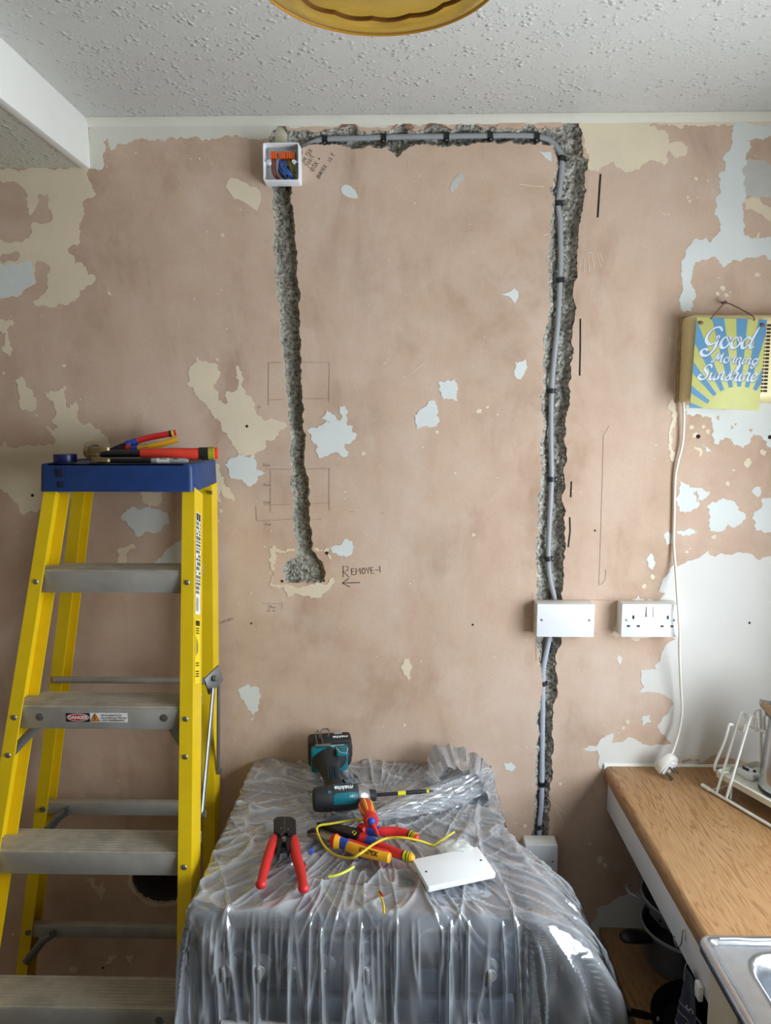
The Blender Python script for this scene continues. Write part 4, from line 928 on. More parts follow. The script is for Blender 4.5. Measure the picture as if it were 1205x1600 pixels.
part('warning_triangle', LO, dl, lambda b: b.prism([(-.0085, -.0073), (.0085, -.0073), (0, .0073)], 0, .0007, Matrix.Translation((pa.x + .064, y2 - .0006, lc.z)) @ WF), world=True)
part('warning_figure', LK, dl, lambda b: (b.tube([(pa.x + .0625, y2 - .0014, lc.z - .005), (pa.x + .0650, y2 - .0014, lc.z - .001), (pa.x + .0630, y2 - .0014, lc.z + .002)], .0008, 6), b.ball((pa.x + .0632, y2 - .0014, lc.z + .0035), .0011, 8)), world=True)
for i, tx in enumerate(('Do Not Stand On Or', 'Above This Step YOU Can', 'LOSE YOUR BALANCE')):
    ltext(tx, .0050, pa.x + .078, lc.z + .0056 - i * .0058, LK, align='LEFT', offset=.00005)
# rail labels on the outer face of the right front rail
def railp(z, v, out=.0008):   # point on the outer web, v metres back from the front edge
    q = Vector((lad_r(z) + out, lad_y(z) - .006, z)) + nb * v; return q
def rail_label(name, m, z0, z1, v0, v1, out=.0008, **kw):
    return part(name, m, ld, lambda b: b.loft([[railp(z, v0, out), railp(z, v1, out)] for z in (z0, z1)]), world=True, smooth=False, **kw)
rl = rail_label('rail_label', LW, 1.625, 1.405, .012, .052, label='white instruction strip on the ladder rail')
rl2 = rail_label('rail_label', LY, 1.395, 1.262, .012, .052, label='yellow label lower on the ladder rail')
def rail_print(parent, m, rects):
    b = MB()
    for z0, z1, v0, v1 in rects: b.loft([[railp(z, v0, .0013), railp(z, v1, .0013)] for z in (z0, z1)])
    b.build('label_print', m, parent, True, smooth=False)
R = []
z = 1.604
while z > 1.45:
    h = random.uniform(.003, .008)
    for v in (.0155, .0225, .0300, .0375, .0445): 
        if random.random() < .85: R.append((z, z - h, v, v + .0042))
    z -= h + .0025
R += [(1.623, 1.607, .016, .030), (1.623, 1.607, .034, .048), (1.44, 1.412, .018, .020), (1.442, 1.412, .024, .0255), (1.44, 1.412, .029, .0305), (1.44, 1.412, .034, .0355)]
rail_print(rl, LK, R)
rail_print(rl2, LK, [(1.392, 1.381, .016, .048)] + [(q, q - .0025, .018, .044) for q in (1.377, 1.372, 1.367, 1.305, 1.300, 1.288, 1.283, 1.278)])
rail_print(rl2, mat('label_grey_print', (120, 116, 70), .6), [(1.358, 1.318, .017, .020), (1.352, 1.322, .026, .031), (1.346, 1.326, .033, .036)])

# ------------------------------------------------------------------ tools on top of the ladder
REDH = mat('red_vde_handle', (206, 40, 40), .42, var=.06, vs=40); YELH = mat('yellow_vde_handle', (236, 168, 32), .42, var=.05, vs=40); BLUH = mat('blue_vde_collar', (30, 72, 168), .42)
ORH = mat('orange_red_grip', (222, 62, 40), .5, var=.08, vs=50); DKST = mat('dark_tool_steel', (58, 58, 60), .4, .8, var=.12, vs=60); TAPEY = mat('yellow_tape', (214, 206, 40), .5); TAPEK = mat('black_tape', (26, 26, 22), .45)
LSTEEL = mat('ground_steel', (150, 148, 142), .35, .9, var=.1, vs=60); GOLDST = mat('worn_hammer_steel', (146, 128, 88), .42, .7, var=.2, vs=60)
def cylseg(b, a, c, t0, t1, r0, r1=None, n=16, sx=1., up=None):
    a, c = Vector(a), Vector(c); b.tube([a + (c - a) * t0, a + (c - a) * t1], [r0, r0 if r1 is None else r1], n, sx=sx, up=up)
# blue tape roll
p = onY(102, 719, -.185); p.z = CT
t = thing('tape_roll', 'roll of dark blue insulating tape on the ladder top', 'tape', p)
part('tape', mat('navy_pvc_tape', (20, 30, 88), .35), t, lambda b: b.lathe([(.0150, 0), (.0255, 0), (.0258, .001), (.0258, .0185), (.0255, .0195), (.0150, .0195), (.0150, 0)], 36))
part('core', mat('tape_core_card', (148, 132, 112), .8), t, lambda b: b.lathe([(.0128, .0002), (.0150, .0002), (.0150, .0200), (.0128, .0200), (.0128, .0002)], 32))
# silver roll behind the hammer, standing on edge
p = onY(147, 712, -.12); p.z = CT + .0245
t = thing('tape_roll', 'small roll of brown tape standing on edge behind the hammer head', 'tape', p, frame((.55, .75, .35), (.4, -.6, .8)))
part('tape', mat('brown_parcel_tape', (146, 118, 92), .35), t, lambda b: b.lathe([(.0155, -.009), (.0235, -.009), (.0235, .009), (.0155, .009), (.0155, -.009)], 36))
part('core', mat('tape_core_card', (148, 132, 112), .8), t, lambda b: b.lathe([(.0140, -.0092), (.0156, -.0092), (.0156, .0092), (.0140, .0092), (.0140, -.0092)], 32))
# claw hammer
ha = onY(147, 710, -.185); ha.z = CT + .020; hb = onY(341, 702, -.145); hb.z = CT + .020
ax = (hb - ha).normalized()
HL = (hb - ha).length
t = thing('claw_hammer', 'claw hammer with orange grip lying across the ladder top', 'hammer', ha, frame(ax, (0, 0, 1)))
part('shaft', DKST, t, lambda b: b.tube([(.0, 0, 0), (HL * .40, 0, 0)], .0085, 14))
part('grip', ORH, t, lambda b: b.tube([(HL * .37, 0, 0), (HL * .42, 0, 0), (HL * .62, 0, 0), (HL * .80, 0, -.001), (HL * .86, 0, 0)], [.0100, .0120, .0130, .0135, .0130], 18))
part('tape_band', TAPEK, t, lambda b: b.tube([(HL * .845, 0, 0), (HL * .925, 0, 0)], .0142, 18)); part('tape_band', TAPEY, t, lambda b: b.tube([(HL * .922, 0, 0), (HL * .972, 0, 0)], .0150, 18))
for k in range(4): part('tape_stripe', TAPEK, t, lambda b: b.tube([(HL * (.928 + .011 * k), 0, 0), (HL * (.932 + .011 * k), 0, 0)], .0153, 18))
part('grip_end', ORH, t, lambda b: b.tube([(HL * .968, 0, 0), (HL * .992, 0, 0), (HL, 0, 0)], [.0140, .0140, .010], 18))
def f(b):
    # claw towards the camera, face behind
    rows = []
    for y, w, h, dz in ((.055, .015, .015, 0), (.036, .0155, .0155, 0), (.034, .011, .011, 0), (.020, .011, .011, 0), (.010, .016, .016, 0), (-.012, .016, .016, 0), (-.024, .012, .014, .001)):
        rows.append([Vector((w * math.cos(a), y, dz + h * math.sin(a))) for a in [2 * PI * k / 16 for k in range(16)]])
    b.loft(rows, closed=True, caps=True)
part('hammer_head', GOLDST, t, f)
for s in (-1, 1):
    cl = [((.000, -.016), .009, .006, .0065), ((.003, -.028), .009, .0075, .0060), ((.014, -.040), .008, .0095, .0052), ((.030, -.047), .006, .0115, .0042), ((.044, -.049), .003, .0130, .0034)]
    part('claw', GOLDST, t, lambda b: b.loft([[Vector((x + wv * u * .7, y + wv * u * .7, s * zc + hh * v)) for u, v in ((-1, -1), (1, -1), (1, 1), (-1, 1))] for (x, y), wv, zc, hh in cl], closed=True, caps=True))
# combination pliers behind the hammer
def pliers_handle(b, pts, r, sx=.75, n=14): b.tube(catmull(pts, 5), r, n, sx=sx, up=(0, 0, 1))
pa = onY(172, 705, -.095); pa.z = CT + .022; pb = onY(276, 684, -.060); pb.z = CT + .058
L = (pb - pa).length
t = thing('combination_pliers', 'pliers with red and yellow insulated handles behind the hammer', 'pliers', pa, frame((pb - pa), (0, -.75, .6)))
part('jaws', DKST, t, lambda b: b.loft([[Vector((x, y, z)) for y, z in ((-w, -h), (w, -h), (w, h), (-w, h))] for x, w, h in ((-.002, .004, .004), (.020, .009, .006), (.042, .012, .007), (.056, .010, .007))], closed=True, caps=True))
for s, m in ((-1, YELH), (1, REDH)):
    h = part('handle', m, t, lambda b: pliers_handle(b, [(.044, s * .003, 0), (.060, s * .010, 0), (.090, s * .015, 0), (L, s * .011, 0)], [.0085] * 16, .8))
    part('collar', REDH if s < 0 else BLUH, t, lambda b: b.tube([(.040, s * .004, 0), (.050, s * .009, 0)], .0118, 14, sx=.85, up=(0, 0, 1)))
    part('blue_band', BLUH, h, lambda b: b.tube([(.051, s * .0085, 0), (.066, s * .0125, 0)], .0098, 14, sx=.85, up=(0, 0, 1)))
for k in range(2): part('tape_band', TAPEY if k else TAPEK, t, lambda b: b.tube([(L - .016 + .006 * k, .0115, 0), (L - .011 + .006 * k, .0113, 0)], .0094, 14, sx=.85, up=(0, 0, 1)))
part('maker_mark', mat('red_print', (178, 52, 30), .5), t, lambda b: b.tube([(.086 + .011 * math.cos(a), -.0150 + .0050 * math.sin(a), .0072) for a in (0, PI / 2, PI, 3 * PI / 2)], .0007, 5, closed=True))
text_mesh('C.K', .0052, 'maker_mark', mat('red_print', (178, 52, 30), .5), t, Matrix.Translation((.086, -.0148, .0072)))
# marker pen
ma = onY(152, 717, -.218); mb_ = onY(294, 716, -.218); ma.z = mb_.z = CT + .0062
t = thing('marker_pen', 'black marker pen with grey barrel along the front of the ladder top', 'marker pen', ma, frame(mb_ - ma, (0, 0, 1)))
L = (mb_ - ma).length
part('cap', BLACKP, t, lambda b: b.tube([(0, 0, 0), (.004, 0, 0), (L * .60, 0, 0)], [.0042, .0055, .0060], 14))
part('barrel', mat('grey_pen_barrel', (150, 152, 152), .4), t, lambda b: b.tube([(L * .60, 0, 0), (L * .97, 0, 0), (L, 0, 0)], [.0062, .0060, .0035], 16))
part('barrel_label', LW, t, lambda b: b.tube([(L * .66, 0, 0), (L * .80, 0, 0)], .00635, 16))
text_mesh('Sharpie', .006, 'label_text', LK, t, Matrix.Translation((L * .735, -.0050, .0048)) @ Matrix.Rotation(math.radians(45), 4, 'X')); text_mesh('FINE', .005, 'label_text', LK, t, Matrix.Translation((L * .87, -.0050, .0046)) @ Matrix.Rotation(math.radians(45), 4, 'X'))
# dust crumbs
b = MB()
for _ in range(120):
    x = random.uniform(-.60, -.49); y = random.uniform(-.22, -.06); r = random.uniform(.0006, .002); b.box((x, y, CT + r * .6), (2 * r, 2 * r, 1.4 * r), Matrix.Rotation(random.uniform(0, 3), 3, 'Z'))
b.build('plaster_dust', mat('plaster_crumbs', (150, 116, 96), .9), smooth=False, label='plaster crumbs scattered on the ladder top', cat='debris', kind='stuff')
# ------------------------------------------------------------------ cooker under the dust sheet
KX0, KX1, KY0, KY1, KZ = -.385, .222, -.605, -.012, .900
ENAM = mat('grey_enamel', (138, 150, 168), .4, .1, var=.05, vs=8); ENAM2 = mat('charcoal_panel', (98, 110, 130), .4, .1); SILV = mat('silver_knob', (196, 198, 200), .35, .5); GLASSK = mat('oven_glass', (22, 24, 30), .12)
ck = thing('cooker', 'grey freestanding cooker under the translucent dust sheet', 'cooker', ((KX0 + KX1) / 2, (KY0 + KY1) / 2, 0))
kc = (KX0 + KX1) / 2; kw = KX1 - KX0
part('body', ENAM2, ck, lambda b: b.box((kc, (KY0 + KY1) / 2 + .012, .43), (kw, KY1 - KY0 - .024, .83), bev=.004), world=True)
part('lid', ENAM, ck, lambda b: b.box((kc, (KY0 + KY1) / 2 - .004, KZ - .022), (kw + .006, KY1 - KY0 - .02, .044), bev=.008), world=True)
part('lid_hinge', BLACKP, ck, lambda b: b.cyl((KX0 + .05, KY1 + .001, KZ - .006), (KX1 - .03, KY1 + .001, KZ - .006), .009, n=14), world=True)
cp = part('control_panel', ENAM2, ck, lambda b: b.box((kc, KY0 + .002, .795), (kw - .004, .022, .105), bev=.004), world=True)
for px in (352, 407, 453, 508, 575, 764):
    q = onY(px, 1515, -.63)
    kn = part('knob', SILV, ck, lambda b: b.lathe([(.0, .026), (.013, .026), (.016, .022), (.018, .004), (.020, .0)], 24, Matrix.Translation((q.x, KY0 - .009, .800)) @ WF), world=True)
    part('knob_grip', SILV, kn, lambda b: b.box((q.x, KY0 - .038, .800), (.007, .012, .030), bev=.002), world=True)
part('clock_display', GLASSK, cp, lambda b: b.box((.054, KY0 - .0095, .812), (.058, .003, .034), bev=.001), world=True)
dr = part('oven_door', ENAM, ck, lambda b: b.box((kc, KY0 + .002, .50), (kw - .006, .026, .46), bev=.005), world=True)
part('door_glass', GLASSK, dr, lambda b: b.box((kc, KY0 - .0115, .48), (kw - .12, .003, .28), bev=.001), world=True)
part('door_handle', SILV, dr, lambda b: (b.cyl((KX0 + .05, KY0 - .045, .700), (KX1 - .05, KY0 - .045, .700), .009, n=14), b.cyl((KX0 + .07, KY0 - .01, .700), (KX0 + .07, KY0 - .045, .700), .007, n=12), b.cyl((KX1 - .07, KY0 - .01, .700), (KX1 - .07, KY0 - .045, .700), .007, n=12)), world=True)
part('drawer', ENAM2, ck, lambda b: b.box((kc, KY0 + .002, .16), (kw - .006, .024, .19), bev=.004), world=True)

# ------------------------------------------------------------------ translucent polythene dust sheet
def m_sheet():
    m = bpy.data.materials.new('translucent_polythene'); nt = NT(m)
    nt.n.remove(nt.bsdf)
    tr = nt.add('ShaderNodeBsdfTransparent'); tr.inputs[0].default_value = (.93, .95, .97, 1)
    di = nt.add('ShaderNodeBsdfDiffuse'); di.inputs[0].default_value = (.86, .89, .93, 1)
    tl = nt.add('ShaderNodeBsdfTranslucent'); tl.inputs[0].default_value = (.86, .89, .93, 1)
    gl = nt.add('ShaderNodeBsdfGlossy'); gl.inputs[0].default_value = (1, 1, 1, 1); gl.inputs[1].default_value = .10
    v = nt.mapped((1, 1, .14)); w = nt.noise(7, 3, .6, nt.mapped((1, 1, .3)), .6)
    h1 = nt.noise(30, 2, .5, v, .8)
    bp = nt.bump(h1, .22, .010)
    at = nt.add('ShaderNodeAttribute', attribute_name='fold_milk'); fold = at.outputs['Fac']  # per-vertex amount that makes the single film whiter along its creases
    for s in (di, tl, gl): nt.link(bp, s.inputs['Normal'])
    body = nt.add('ShaderNodeMixShader'); body.inputs[0].default_value = .45; nt.link(di.outputs[0], body.inputs[1]); nt.link(tl.outputs[0], body.inputs[2])
    lw = nt.add('ShaderNodeLayerWeight'); lw.inputs[0].default_value = .35
    milk = nt.math('ADD', nt.math('MULTIPLY', lw.outputs['Facing'], .26), nt.math('ADD', .07, nt.math('ADD', nt.math('MULTIPLY', w, .13), nt.math('MULTIPLY', fold, .62))))
    m1 = nt.add('ShaderNodeMixShader'); nt.link(milk, m1.inputs[0]); nt.link(tr.outputs[0], m1.inputs[1]); nt.link(body.outputs[0], m1.inputs[2])
    fr = nt.add('ShaderNodeFresnel'); fr.inputs[0].default_value = 1.5; nt.link(bp, fr.inputs[1])
    m2 = nt.add('ShaderNodeMixShader'); nt.link(nt.math('MULTIPLY', fr.outputs[0], 2.6), m2.inputs[0]); nt.link(m1.outputs[0], m2.inputs[1]); nt.link(gl.outputs[0], m2.inputs[2])
    nt.link(m2.outputs[0], nt.out.inputs[0])
    return m
SHEET = m_sheet()
sx0, sx1, sy0, sy1, sz = KX0 - .007, KX1 + .007, KY0 - .008, KY1 + .004, KZ + .004
DROP = .56
us = np.concatenate([np.linspace(sx0 - DROP, sx0, 150, endpoint=False), np.linspace(sx0, sx1, 300, endpoint=False), np.linspace(sx1, sx1 + DROP, 150)])
vs = np.concatenate([np.linspace(sy0 - DROP, sy0, 150, endpoint=False), np.linspace(sy0, sy1, 200)])
U, Vv = np.meshgrid(us, vs)
qx = np.clip(U, sx0, sx1); qy = np.clip(Vv, sy0, sy1); ox = U - qx; oy = Vv - qy
d = np.hypot(ox, oy); dn = np.where(d > 1e-9, d, 1); nx = ox / dn; ny = oy / dn
sm = lambda a, b_, x: (lambda t: t * t * (3 - 2 * t))(np.clip((x - a) / (b_ - a), 0, 1))
Ar = .012 + .175 * sm(-.26, -.46, qy); Al = .014 + .006 * sm(-.2, -.6, qy); Af = .030 + .02 * vnoise(qx * 7, qx * 0)
A_ = np.clip(nx, 0, 1) ** 2 * Ar + np.clip(-nx, 0, 1) ** 2 * Al + np.clip(-ny, 0, 1) ** 2 * Af
corner = (np.abs(nx * ny) * 2)
out = A_ * (1 - np.exp(-d / (.13 - .05 * np.clip(nx, 0, 1)))) + .010 * (1 - np.exp(-d / .012))
s = qx - qy + .16 * np.arctan2(nx, -ny)
g = sm(.0, .22, d); g2 = sm(.0, .07, d)
warp = .03 * fbm(s * 6, d * 3 + 4, 2)
F = (fbm((s + warp) * 17, d * 1.6, 2) - .45) * .070 * g + (ridge((s + warp) * 30 + 5, d * 2.0) ** 8) * .014 * g2 + (ridge((s - warp) * 72, d * 3 + 9) ** 8) * .006 * g2 + corner * .030 * g * np.sin(np.arctan2(nx, -ny) * 14 + 5 * d)
F = F * (1 - .35 * np.clip(nx, 0, 1)) * (1 - .65 * np.clip(-nx, 0, 1))
out = np.maximum(out + F, .004 * np.clip(d / .02, 0, 1))
# long creases: fans running out from the pile of tools and from the gathered corner, and a few straight ones
tx, ty = U + .03 * (fbm(U * 5, Vv * 5, 2) - .5), Vv + .03 * (fbm(U * 5 + 30, Vv * 5, 2) - .5)
def fan(fx, fy, f1, f2, k, o): 
    a = np.arctan2(ty - fy, tx - fx); r = np.hypot(tx - fx, ty - fy); return ridge(a * f1 + o, r * f2 + o) ** k * sm(.04, .16, r)
def family(a, f1, f2, k, o):
    c_, s_ = math.cos(a), math.sin(a); return ridge((tx * c_ + ty * s_) * f1 + o, (-tx * s_ + ty * c_) * f2 + o) ** k
c1 = fan(-.06, -.22, 9, 5, 7, 3); c2 = fan(-.06, -.26, 17, 7, 9, 41); c3 = fan(.20, -.10, 10, 6, 8, 11); c4 = family(.5, 24, 3.5, 9, 7); c5 = family(-.7, 22, 3.5, 9, 23); c6 = family(1.3, 20, 4, 9, 57)
top = .0075 * c1 + .0045 * c2 + .006 * c3 + .003 * c4 + .003 * c5 + .003 * c6 + .010 * (fbm(U * 7, Vv * 7, 2) - .3)
top = top * (1 - .85 * g)
crease = np.clip(np.maximum.reduce([c1, .8 * c2, c3, .45 * c4, .45 * c5, .45 * c6]) * (1 - g) ** 2, 0, 1)
rF = np.clip((ridge((s + warp) * 30 + 5, d * 2.0) ** 8) * g2 + .9 * (ridge((s - warp) * 72, d * 3 + 9) ** 8) * g2, 0, 1)
crease = np.maximum(crease, .85 * rF)
edge = np.exp(-(d / .05)) * 0
ztop = sz + np.maximum(0, top) + .022 * sm(-.10, -.03, qy) * fbm(U * 6, Vv * 3, 2) * (d < 1e-9)
zz = np.where(d > 0, ztop - (np.sqrt(d * d + .016 ** 2) - .016) * (.985 - .25 * np.minimum(1, A_ / .2) * np.exp(-d / .15)), ztop)
XX = qx + nx * out; YY = np.minimum(qy + ny * out, -.006)
sh_o = grid_mesh('dust_sheet', XX, YY, zz, None, SHEET)
sh_o.data.attributes.new('fold_milk', 'FLOAT', 'POINT').data.foreach_set('value', crease.ravel().astype(np.float32))
tag(sh_o, 'crinkled translucent polythene dust sheet draped over the cooker', 'dust sheet')
# gathered roll of sheet and upstanding loop at the back right
def pleated(path, rad, flat, seed, n=64):
    P = catmull(path, 10); N = len(P); R = np.interp(np.linspace(0, 1, N), np.linspace(0, 1, len(rad)), rad); rows = []; u = Vector((0, 0, 1))
    for i in range(N):
        tdir = (P[min(i + 1, N - 1)] - P[max(i - 1, 0)]).normalized(); u = (Vector((0, 0, 1)) - tdir * tdir.z).normalized(); w = tdir.cross(u); row = []
        for k in range(n):
            a = 2 * PI * k / n; tw = a + i * .010
            rr = R[i] * (1 + .16 * math.sin(7 * tw + seed) + .12 * math.sin(12 * tw + 2 * seed + i * .02) + .10 * math.sin(19 * tw + i * .03))
            row.append(P[i] + u * (rr * flat * math.sin(a)) + w * (rr * math.cos(a)))
        rows.append(row)
    return rows
rz = .905
path = [onY(*q) for q in ((574, 1290, -.30), (620, 1272, -.26), (665, 1258, -.22), (705, 1240, -.18), (742, 1220, -.14), (764, 1203, -.11))]
for q in path: q.z = max(q.z, rz + .012)
b = MB(); b.loft(pleated(path, [.006, .026, .036, .040, .036, .018], .55, 1.0), closed=True)
gf = b.build('gathered_fold', SHEET, sh_o, label='pleated gather of sheet towards the wall'); gf.data.attributes.new('fold_milk', 'FLOAT', 'POINT').data.foreach_set('value', np.array([.55 + .35 * math.sin(i * 1.3) for i in range(len(gf.data.vertices))], np.float32))
lo = [onY(*q) for q in ((664, 1222, -.10), (668, 1196, -.085), (674, 1170, -.07), (704, 1164, -.06), (738, 1176, -.07), (762, 1192, -.09), (771, 1218, -.12), (776, 1262, -.16))]
li = [onY(*q) for q in ((688, 1228, -.03), (692, 1208, -.028), (700, 1190, -.024), (714, 1186, -.024), (728, 1192, -.024), (742, 1202, -.028), (752, 1222, -.035), (762, 1262, -.05))]
lf = [onY(*q) for q in ((676, 1240, -.16), (684, 1220, -.16), (692, 1206, -.155), (712, 1200, -.15), (736, 1208, -.16), (752, 1218, -.17), (758, 1236, -.19), (766, 1272, -.22))]
rows = [catmull(c_, 8) for c_ in (lf, lo, li)]; n = len(rows[0]); R2 = []
for k in range(25):
    q = k / 24; a, c_ = (rows[0], rows[1]) if q < .45 else (rows[1], rows[2]); tq = q / .45 if q < .45 else (q - .45) / .55
    tq = tq * tq * (3 - 2 * tq)
    R2.append([a[i].lerp(c_[i], tq) + Vector((.004 * math.sin(i * .9 + q * 3), .0, .005 * math.sin(i * 1.3 + q * 5))) for i in range(n)])
b = MB(); b.loft(R2); ul = b.build('upstanding_loop', SHEET, sh_o, label='loop of sheet standing up against the wall'); ul.data.attributes.new('fold_milk', 'FLOAT', 'POINT').data.foreach_set('value', np.array([.45 + .35 * math.sin((i % n) * .9) for i in range(len(ul.data.vertices))], np.float32))

# ------------------------------------------------------------------ tools on the sheet
TZ = .921
TEAL = mat('teal_tool_shell', (0, 112, 124), .42, var=.06, vs=40); OVER = mat('black_overmould', (34, 36, 40), .62, var=.12, vs=50); NOSE = mat('cast_nose', (176, 178, 180), .3, .85); TWHITE = mat('tool_print_white', (230, 236, 238), .5)
hc = onZ(537, 1246, .952); bc = onY(495, 1178, -.085)
R3 = frame((.985, .17, .0), -(bc - hc))
dv = thing('impact_driver', 'teal and black cordless impact driver lying by the wall with a long bit', 'power tool', hc, R3)
def f(b): b.lathe([(.0005, -.072), (.020, -.072), (.026, -.068), (.0285, -.058), (.0295, -.030), (.0285, -.026)], 28, Matrix.Rotation(PI / 2, 4, 'Y'))
part('rear_cap', OVER, dv, f)
part('motor_housing', mat('dark_grey_shell', (48, 52, 58), .5, var=.08, vs=50), dv, lambda b: b.lathe([(.0285, -.028), (.0300, -.020), (.0305, .010), (.0290, .026), (.0265, .034)], 28, Matrix.Rotation(PI / 2, 4, 'Y')))
part('nose_cone', NOSE, dv, lambda b: b.lathe([(.0262, .034), (.0265, .038), (.0225, .050), (.0165, .058), (.0150, .060)], 28, Matrix.Rotation(PI / 2, 4, 'Y')))
part('chuck', OVER, dv, lambda b: b.lathe([(.0150, .058), (.0135, .062), (.0130, .074), (.0100, .077), (.0005, .0775)], 24, Matrix.Rotation(PI / 2, 4, 'Y')))
bt = part('driver_bit', DKST, dv, lambda b: (b.tube([(.07, 0, 0), (.125, 0, 0), (.205, 0, 0)], [.0042, .0042, .0036], 10), b.tube([(.205, 0, 0), (.215, 0, 0)], [.003, .0012], 8)))
part('bit_sleeve', TEAL if False else mat('bit_sleeve_black', (30, 32, 36), .4), bt, lambda b: b.tube([(.150, 0, 0), (.182, 0, 0), (.196, 0, 0)], [.0052, .0052, .0044], 12))
part('bit_band', TAPEY, bt, lambda b: b.tube([(.128, 0, 0), (.147, 0, 0)], .0056, 12)); part('bit_band', TAPEY, bt, lambda b: b.tube([(.197, 0, 0), (.203, 0, 0)], .0046, 12))
hl = (bc - hc).length
def f(b):
    rows = []
    for z, x, rx, ry in ((-.010, -.010, .030, .026), (-.030, -.014, .026, .022), (-.055, -.018, .0215, .0185), (-.085, -.022, .0215, .0185), (-.110, -.024, .024, .021), (-hl + .055, -.024, .034, .028), (-hl + .040, -.022, .046, .033), (-hl + .028, -.020, .050, .035)):
        rows.append([Vector((x + rx * math.cos(a) * (1 if math.cos(a) > 0 else .95), ry * math.sin(a), z)) for a in [2 * PI * k / 22 for k in range(22)]])
    b.loft(rows, closed=True, caps=True)
hd = part('handle', OVER, dv, f)
for k in range(5): part('grip_rib', mat('dark_teal_rib', (10, 74, 84), .5), hd, lambda b: b.box((-.030 + k * .006, .0185 + .001 * (2 - abs(k - 2)), -.075), (.0016, .003, .052), bev=.0005))
part('trigger', OVER, dv, lambda b: b.loft([[Vector((x, y, z)) for y in (-.008, .008) for _ in (0,)] for x, z in ((.004, -.032), (.012, -.036), (.010, -.048), (.006, -.060), (.0, -.062))]))
part('foot_panel', TEAL, dv, lambda b: (b.box((-.020, .0, -hl + .030), (.094, .068, .024), bev=.008), b.box((.010, .031, -hl + .050), (.030, .008, .044), bev=.003)))
part('trim_line', TWHITE, dv, lambda b: b.tube([(-.004, .0348, -hl + .040), (.004, .0352, -hl + .064), (.020, .0348, -hl + .070), (.026, .0340, -hl + .044)], .0008, 6))
bat = part('battery', OVER, dv, lambda b: (b.box((-.016, 0, -hl - .012), (.112, .074, .048), bev=.009), b.box((-.016, 0, -hl + .014), (.100, .064, .012), bev=.003)))
part('battery_latch', mat('battery_grey', (70, 72, 76), .5), bat, lambda b: b.box((.040, 0, -hl - .002), (.004, .030, .016), bev=.001))
def f(b):
    for pts in ([(-.036, .038, -hl + .028), (-.038, .042, -hl - .004), (-.036, .048, -hl - .028), (-.022, .048, -hl - .032), (-.016, .046, -hl - .020), (-.022, .044, -hl + .004)], [(-.050, .038, -hl + .028), (-.052, .042, -hl - .004), (-.050, .046, -hl - .024), (-.044, .046, -hl - .024), (-.042, .042, -hl + .004)]):
        b.tube(catmull(pts, 5), .0022, 8, sx=.6)
    b.box((-.036, .0375, -hl + .030), (.040, .003, .010), bev=.0008)
part('belt_clip', LSTEEL, dv, f)
TXM = lambda x, y, z: Matrix.Translation((x, y, z)) @ Matrix(((-1, 0, 0, 0), (0, 0, 1, 0), (0, 1, 0, 0), (0, 0, 0, 1)))
def round_text(txt, size, x, ang, m, name, r=.0308, **kw):
    text_mesh(txt, size, name, m, dv, Matrix.Rotation(ang, 4, 'X') @ TXM(x, r, 0), extrude=.0010, **kw)
part('side_panel', TEAL, dv, lambda b: b.loft([[Vector((x, r_ * math.cos(a), r_ * math.sin(a))) for a in np.linspace(math.radians(a0), math.radians(84), 8)] for x, r_, a0 in ((-.026, .0302, 46), (-.020, .0312, 38), (.008, .0316, 36), (.022, .0305, 36), (.030, .0288, 40))]))
part('shell_stripe', TEAL, dv, lambda b: b.loft([[Vector((x, r_ * math.cos(a), r_ * math.sin(a))) for a in np.linspace(math.radians(-40), math.radians(-12), 5)] for x, r_ in ((-.026, .0300), (.010, .0314), (.030, .0290))]))
round_text('makita', .0165, .000, math.radians(12), TWHITE, 'maker_name', shear=.2, offset=.0004)
round_text('18V', .0085, .018, math.radians(52), TWHITE, 'model_print', r=.0302); round_text('III', .010, -.034, math.radians(28), mat('teal_print', (60, 170, 176), .5), 'model_print', r=.0300)
text_mesh('makita', .0150, 'maker_name', TWHITE, bat, TXM(.012, .0376, -hl - .006), shear=.2, offset=.0003, extrude=.0004); text_mesh('5.0Ah', .0085, 'model_print', TWHITE, bat, TXM(.006, .0376, -hl - .024), offset=.0002)
text_mesh('BRUSHLESS', .0068, 'model_print', TWHITE, dv, TXM(.000, .0346, -hl + .030), offset=.0001, extrude=.0004)

def zp(px, py, z=TZ): return onZ(px, py, z)
def flat_xy(pts, z=TZ): return [(q.x, q.y) for q in (zp(px, py, z) for px, py in pts)]
S4 = lambda x, y, s=4.82, o_=(480, 1230): (o_[0] + x / s, o_[1] + y / s)
S7 = lambda x, y: (390 + x / 7.088, 1260 + y / 7.088)
# wire stripper
o = zp(443.5, 1313); t = thing('wire_stripper', 'wire stripper with red handles spread open on the dust sheet', 'wire stripper', o)
t_at = lambda z0, z1, poly: (lambda b: b.prism(poly, TZ + z0, TZ + z1, None, .002))
BLK = mat('blackened_steel', (44, 46, 48), .45, .6, var=.15, vs=60)
for pts in ([(265, 180), (300, 148), (388, 143), (388, 318), (345, 345), (290, 325), (268, 270)], [(392, 143), (470, 150), (515, 185), (515, 290), (480, 335), (430, 340), (392, 318)]):
    part('jaw', BLK, t, t_at(.006, .022, flat_xy([S7(*p) for p in pts], TZ + .014)), world=True)
part('jaw_frame', BLK, t, t_at(.002, .016, flat_xy([S7(*p) for p in ((300, 320), (480, 320), (470, 400), (440, 520), (420, 545), (395, 420), (360, 420), (330, 540), (305, 545), (300, 420))], TZ + .01)), world=True)
pv = zp(*S7(380, 378), TZ + .02)
part('pivot', LSTEEL, t, lambda b: b.cyl(pv, pv + Vector((0, 0, .007)), .0042, n=16), world=True)
